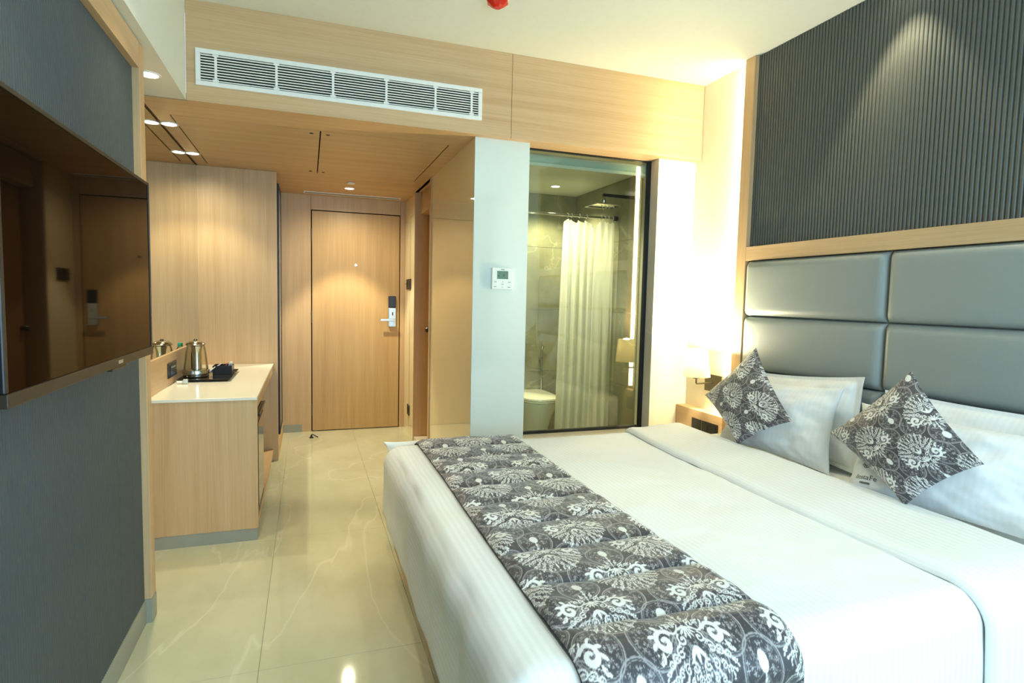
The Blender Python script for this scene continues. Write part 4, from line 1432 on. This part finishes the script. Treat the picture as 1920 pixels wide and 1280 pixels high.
pa = thing('pillow', 'front white pillow of the far pair, behind the far cushion', 'pillow', (2.2, 2.28, 0.6), 'white pillows')
cushion('case', (2.125, 2.60, 0.605), (2.20, 1.945, 0.592), (2.265, 2.62, 0.945), (2.255, 1.945, 0.985), 0.085, M['pillow'], pa, 56, 44, 0.09, None, 0.2, 2, 0.015)
pb = thing('pillow', 'rear white flanged pillow of the far pair, against the headboard', 'pillow', (2.33, 2.25, 0.6), 'white pillows')
cushion('case', (2.33, 2.62, 0.61), (2.30, 1.885, 0.60), (2.405, 2.62, 0.965), (2.385, 1.955, 1.03), 0.075, M['pillow'], pb, 56, 44, 0.05, None, 0.3, 3, 0.013, 2.6, 0.10)
pc = thing('pillow', 'rear white flanged pillow of the near pair, against the headboard', 'pillow', (2.33, 1.5, 0.6), 'white pillows')
cushion('case', (2.335, 1.83, 0.61), (2.345, 1.06, 0.60), (2.405, 1.868, 0.985), (2.415, 1.10, 0.985), 0.045, M['pillow'], pc, 56, 44, 0.05, None, 0.2, 4, 0.009, 2.6, 0.10)
pd = thing('pillow', 'front white pillow of the near pair with printed hotel lettering', 'pillow', (2.15, 1.4, 0.6), 'white pillows')
_, surfD, nD = cushion('case', (2.055, 1.74, 0.606), (2.21, 0.985, 0.604), (2.255, 1.855, 0.935), (2.31, 1.08, 0.93), 0.085, M['pillow'], pd, 56, 44, 0.08, None, 0.2, 6, 0.017)


def lettering(txt, u0, v0, size_u, parent, off=0.003):
    cu = bpy.data.curves.new('lettering', 'FONT')
    cu.body = txt
    cu.size = 1.0
    tmp = bpy.data.objects.new('lettering_tmp', cu)
    COL.objects.link(tmp)
    bpy.context.view_layer.update()
    me0 = bpy.data.meshes.new_from_object(tmp.evaluated_get(bpy.context.evaluated_depsgraph_get()))
    bpy.data.objects.remove(tmp)
    xs = [v.co.x for v in me0.vertices]
    k = size_u / (max(xs) - min(xs))
    vs = []
    for v in me0.vertices:
        u, w = u0 + (v.co.x - min(xs)) * k, v0 + v.co.y * k * 1.75
        vs.append(tuple(surfD(u, w, 1) + nD * off))
    me = bpy.data.meshes.new('lettering')
    me.from_pydata(vs, [], [tuple(p.vertices) for p in me0.polygons])
    base = Vector(vs[0])
    for v in me.vertices: v.co -= base
    return link('lettering', me, M['ink'], base, parent)


lettering('InstaFe', 0.055, 0.13, 0.115, pd)
# flower emblem and tag line above and below the lettering
bm = bmesh.new()
for k in range(6):
    a = k * math.pi / 3 + 0.3
    ring_ = []
    for (r_in) in (0.0065, 0.0042):
        ring_.append([bm.verts.new(surfD(0.098 + (0.0085 * math.cos(a) + r_in * math.cos(t)) / 0.78, 0.285 + (0.0085 * math.sin(a) + r_in * math.sin(t)) / 0.44, 1) + nD * 0.003) for t in [2 * math.pi * q / 10 for q in range(10)]])
    for q in range(10):
        bm.faces.new((ring_[0][q], ring_[0][(q + 1) % 10], ring_[1][(q + 1) % 10], ring_[1][q]))
for q in range(9):
    u0 = 0.085 + q * 0.006
    vs = [bm.verts.new(surfD(u, v, 1) + nD * 0.003) for u, v in ((u0, 0.085), (u0 + 0.004, 0.085), (u0 + 0.004, 0.105), (u0, 0.105))]
    bm.faces.new(vs)
em = bm_mesh(bm, 'emblem')
link('emblem', em, M['ink'], (0, 0, 0), pd).location = -Vector(pd.location)

# white corner of bed linen hanging out at the far foot corner
fc = thing('duvet_corner', 'white cloth corner sticking up behind the far foot corner of the bed', 'cloth', (0.45, 2.96, 0.5))
cushion('cloth', (0.385, 2.975, 0.50), (0.62, 2.985, 0.50), (0.365, 3.0, 0.602), (0.60, 3.015, 0.60), 0.02, M['sheet'], fc, 24, 16, 0.12, None, 0.8, 8, 0.006)
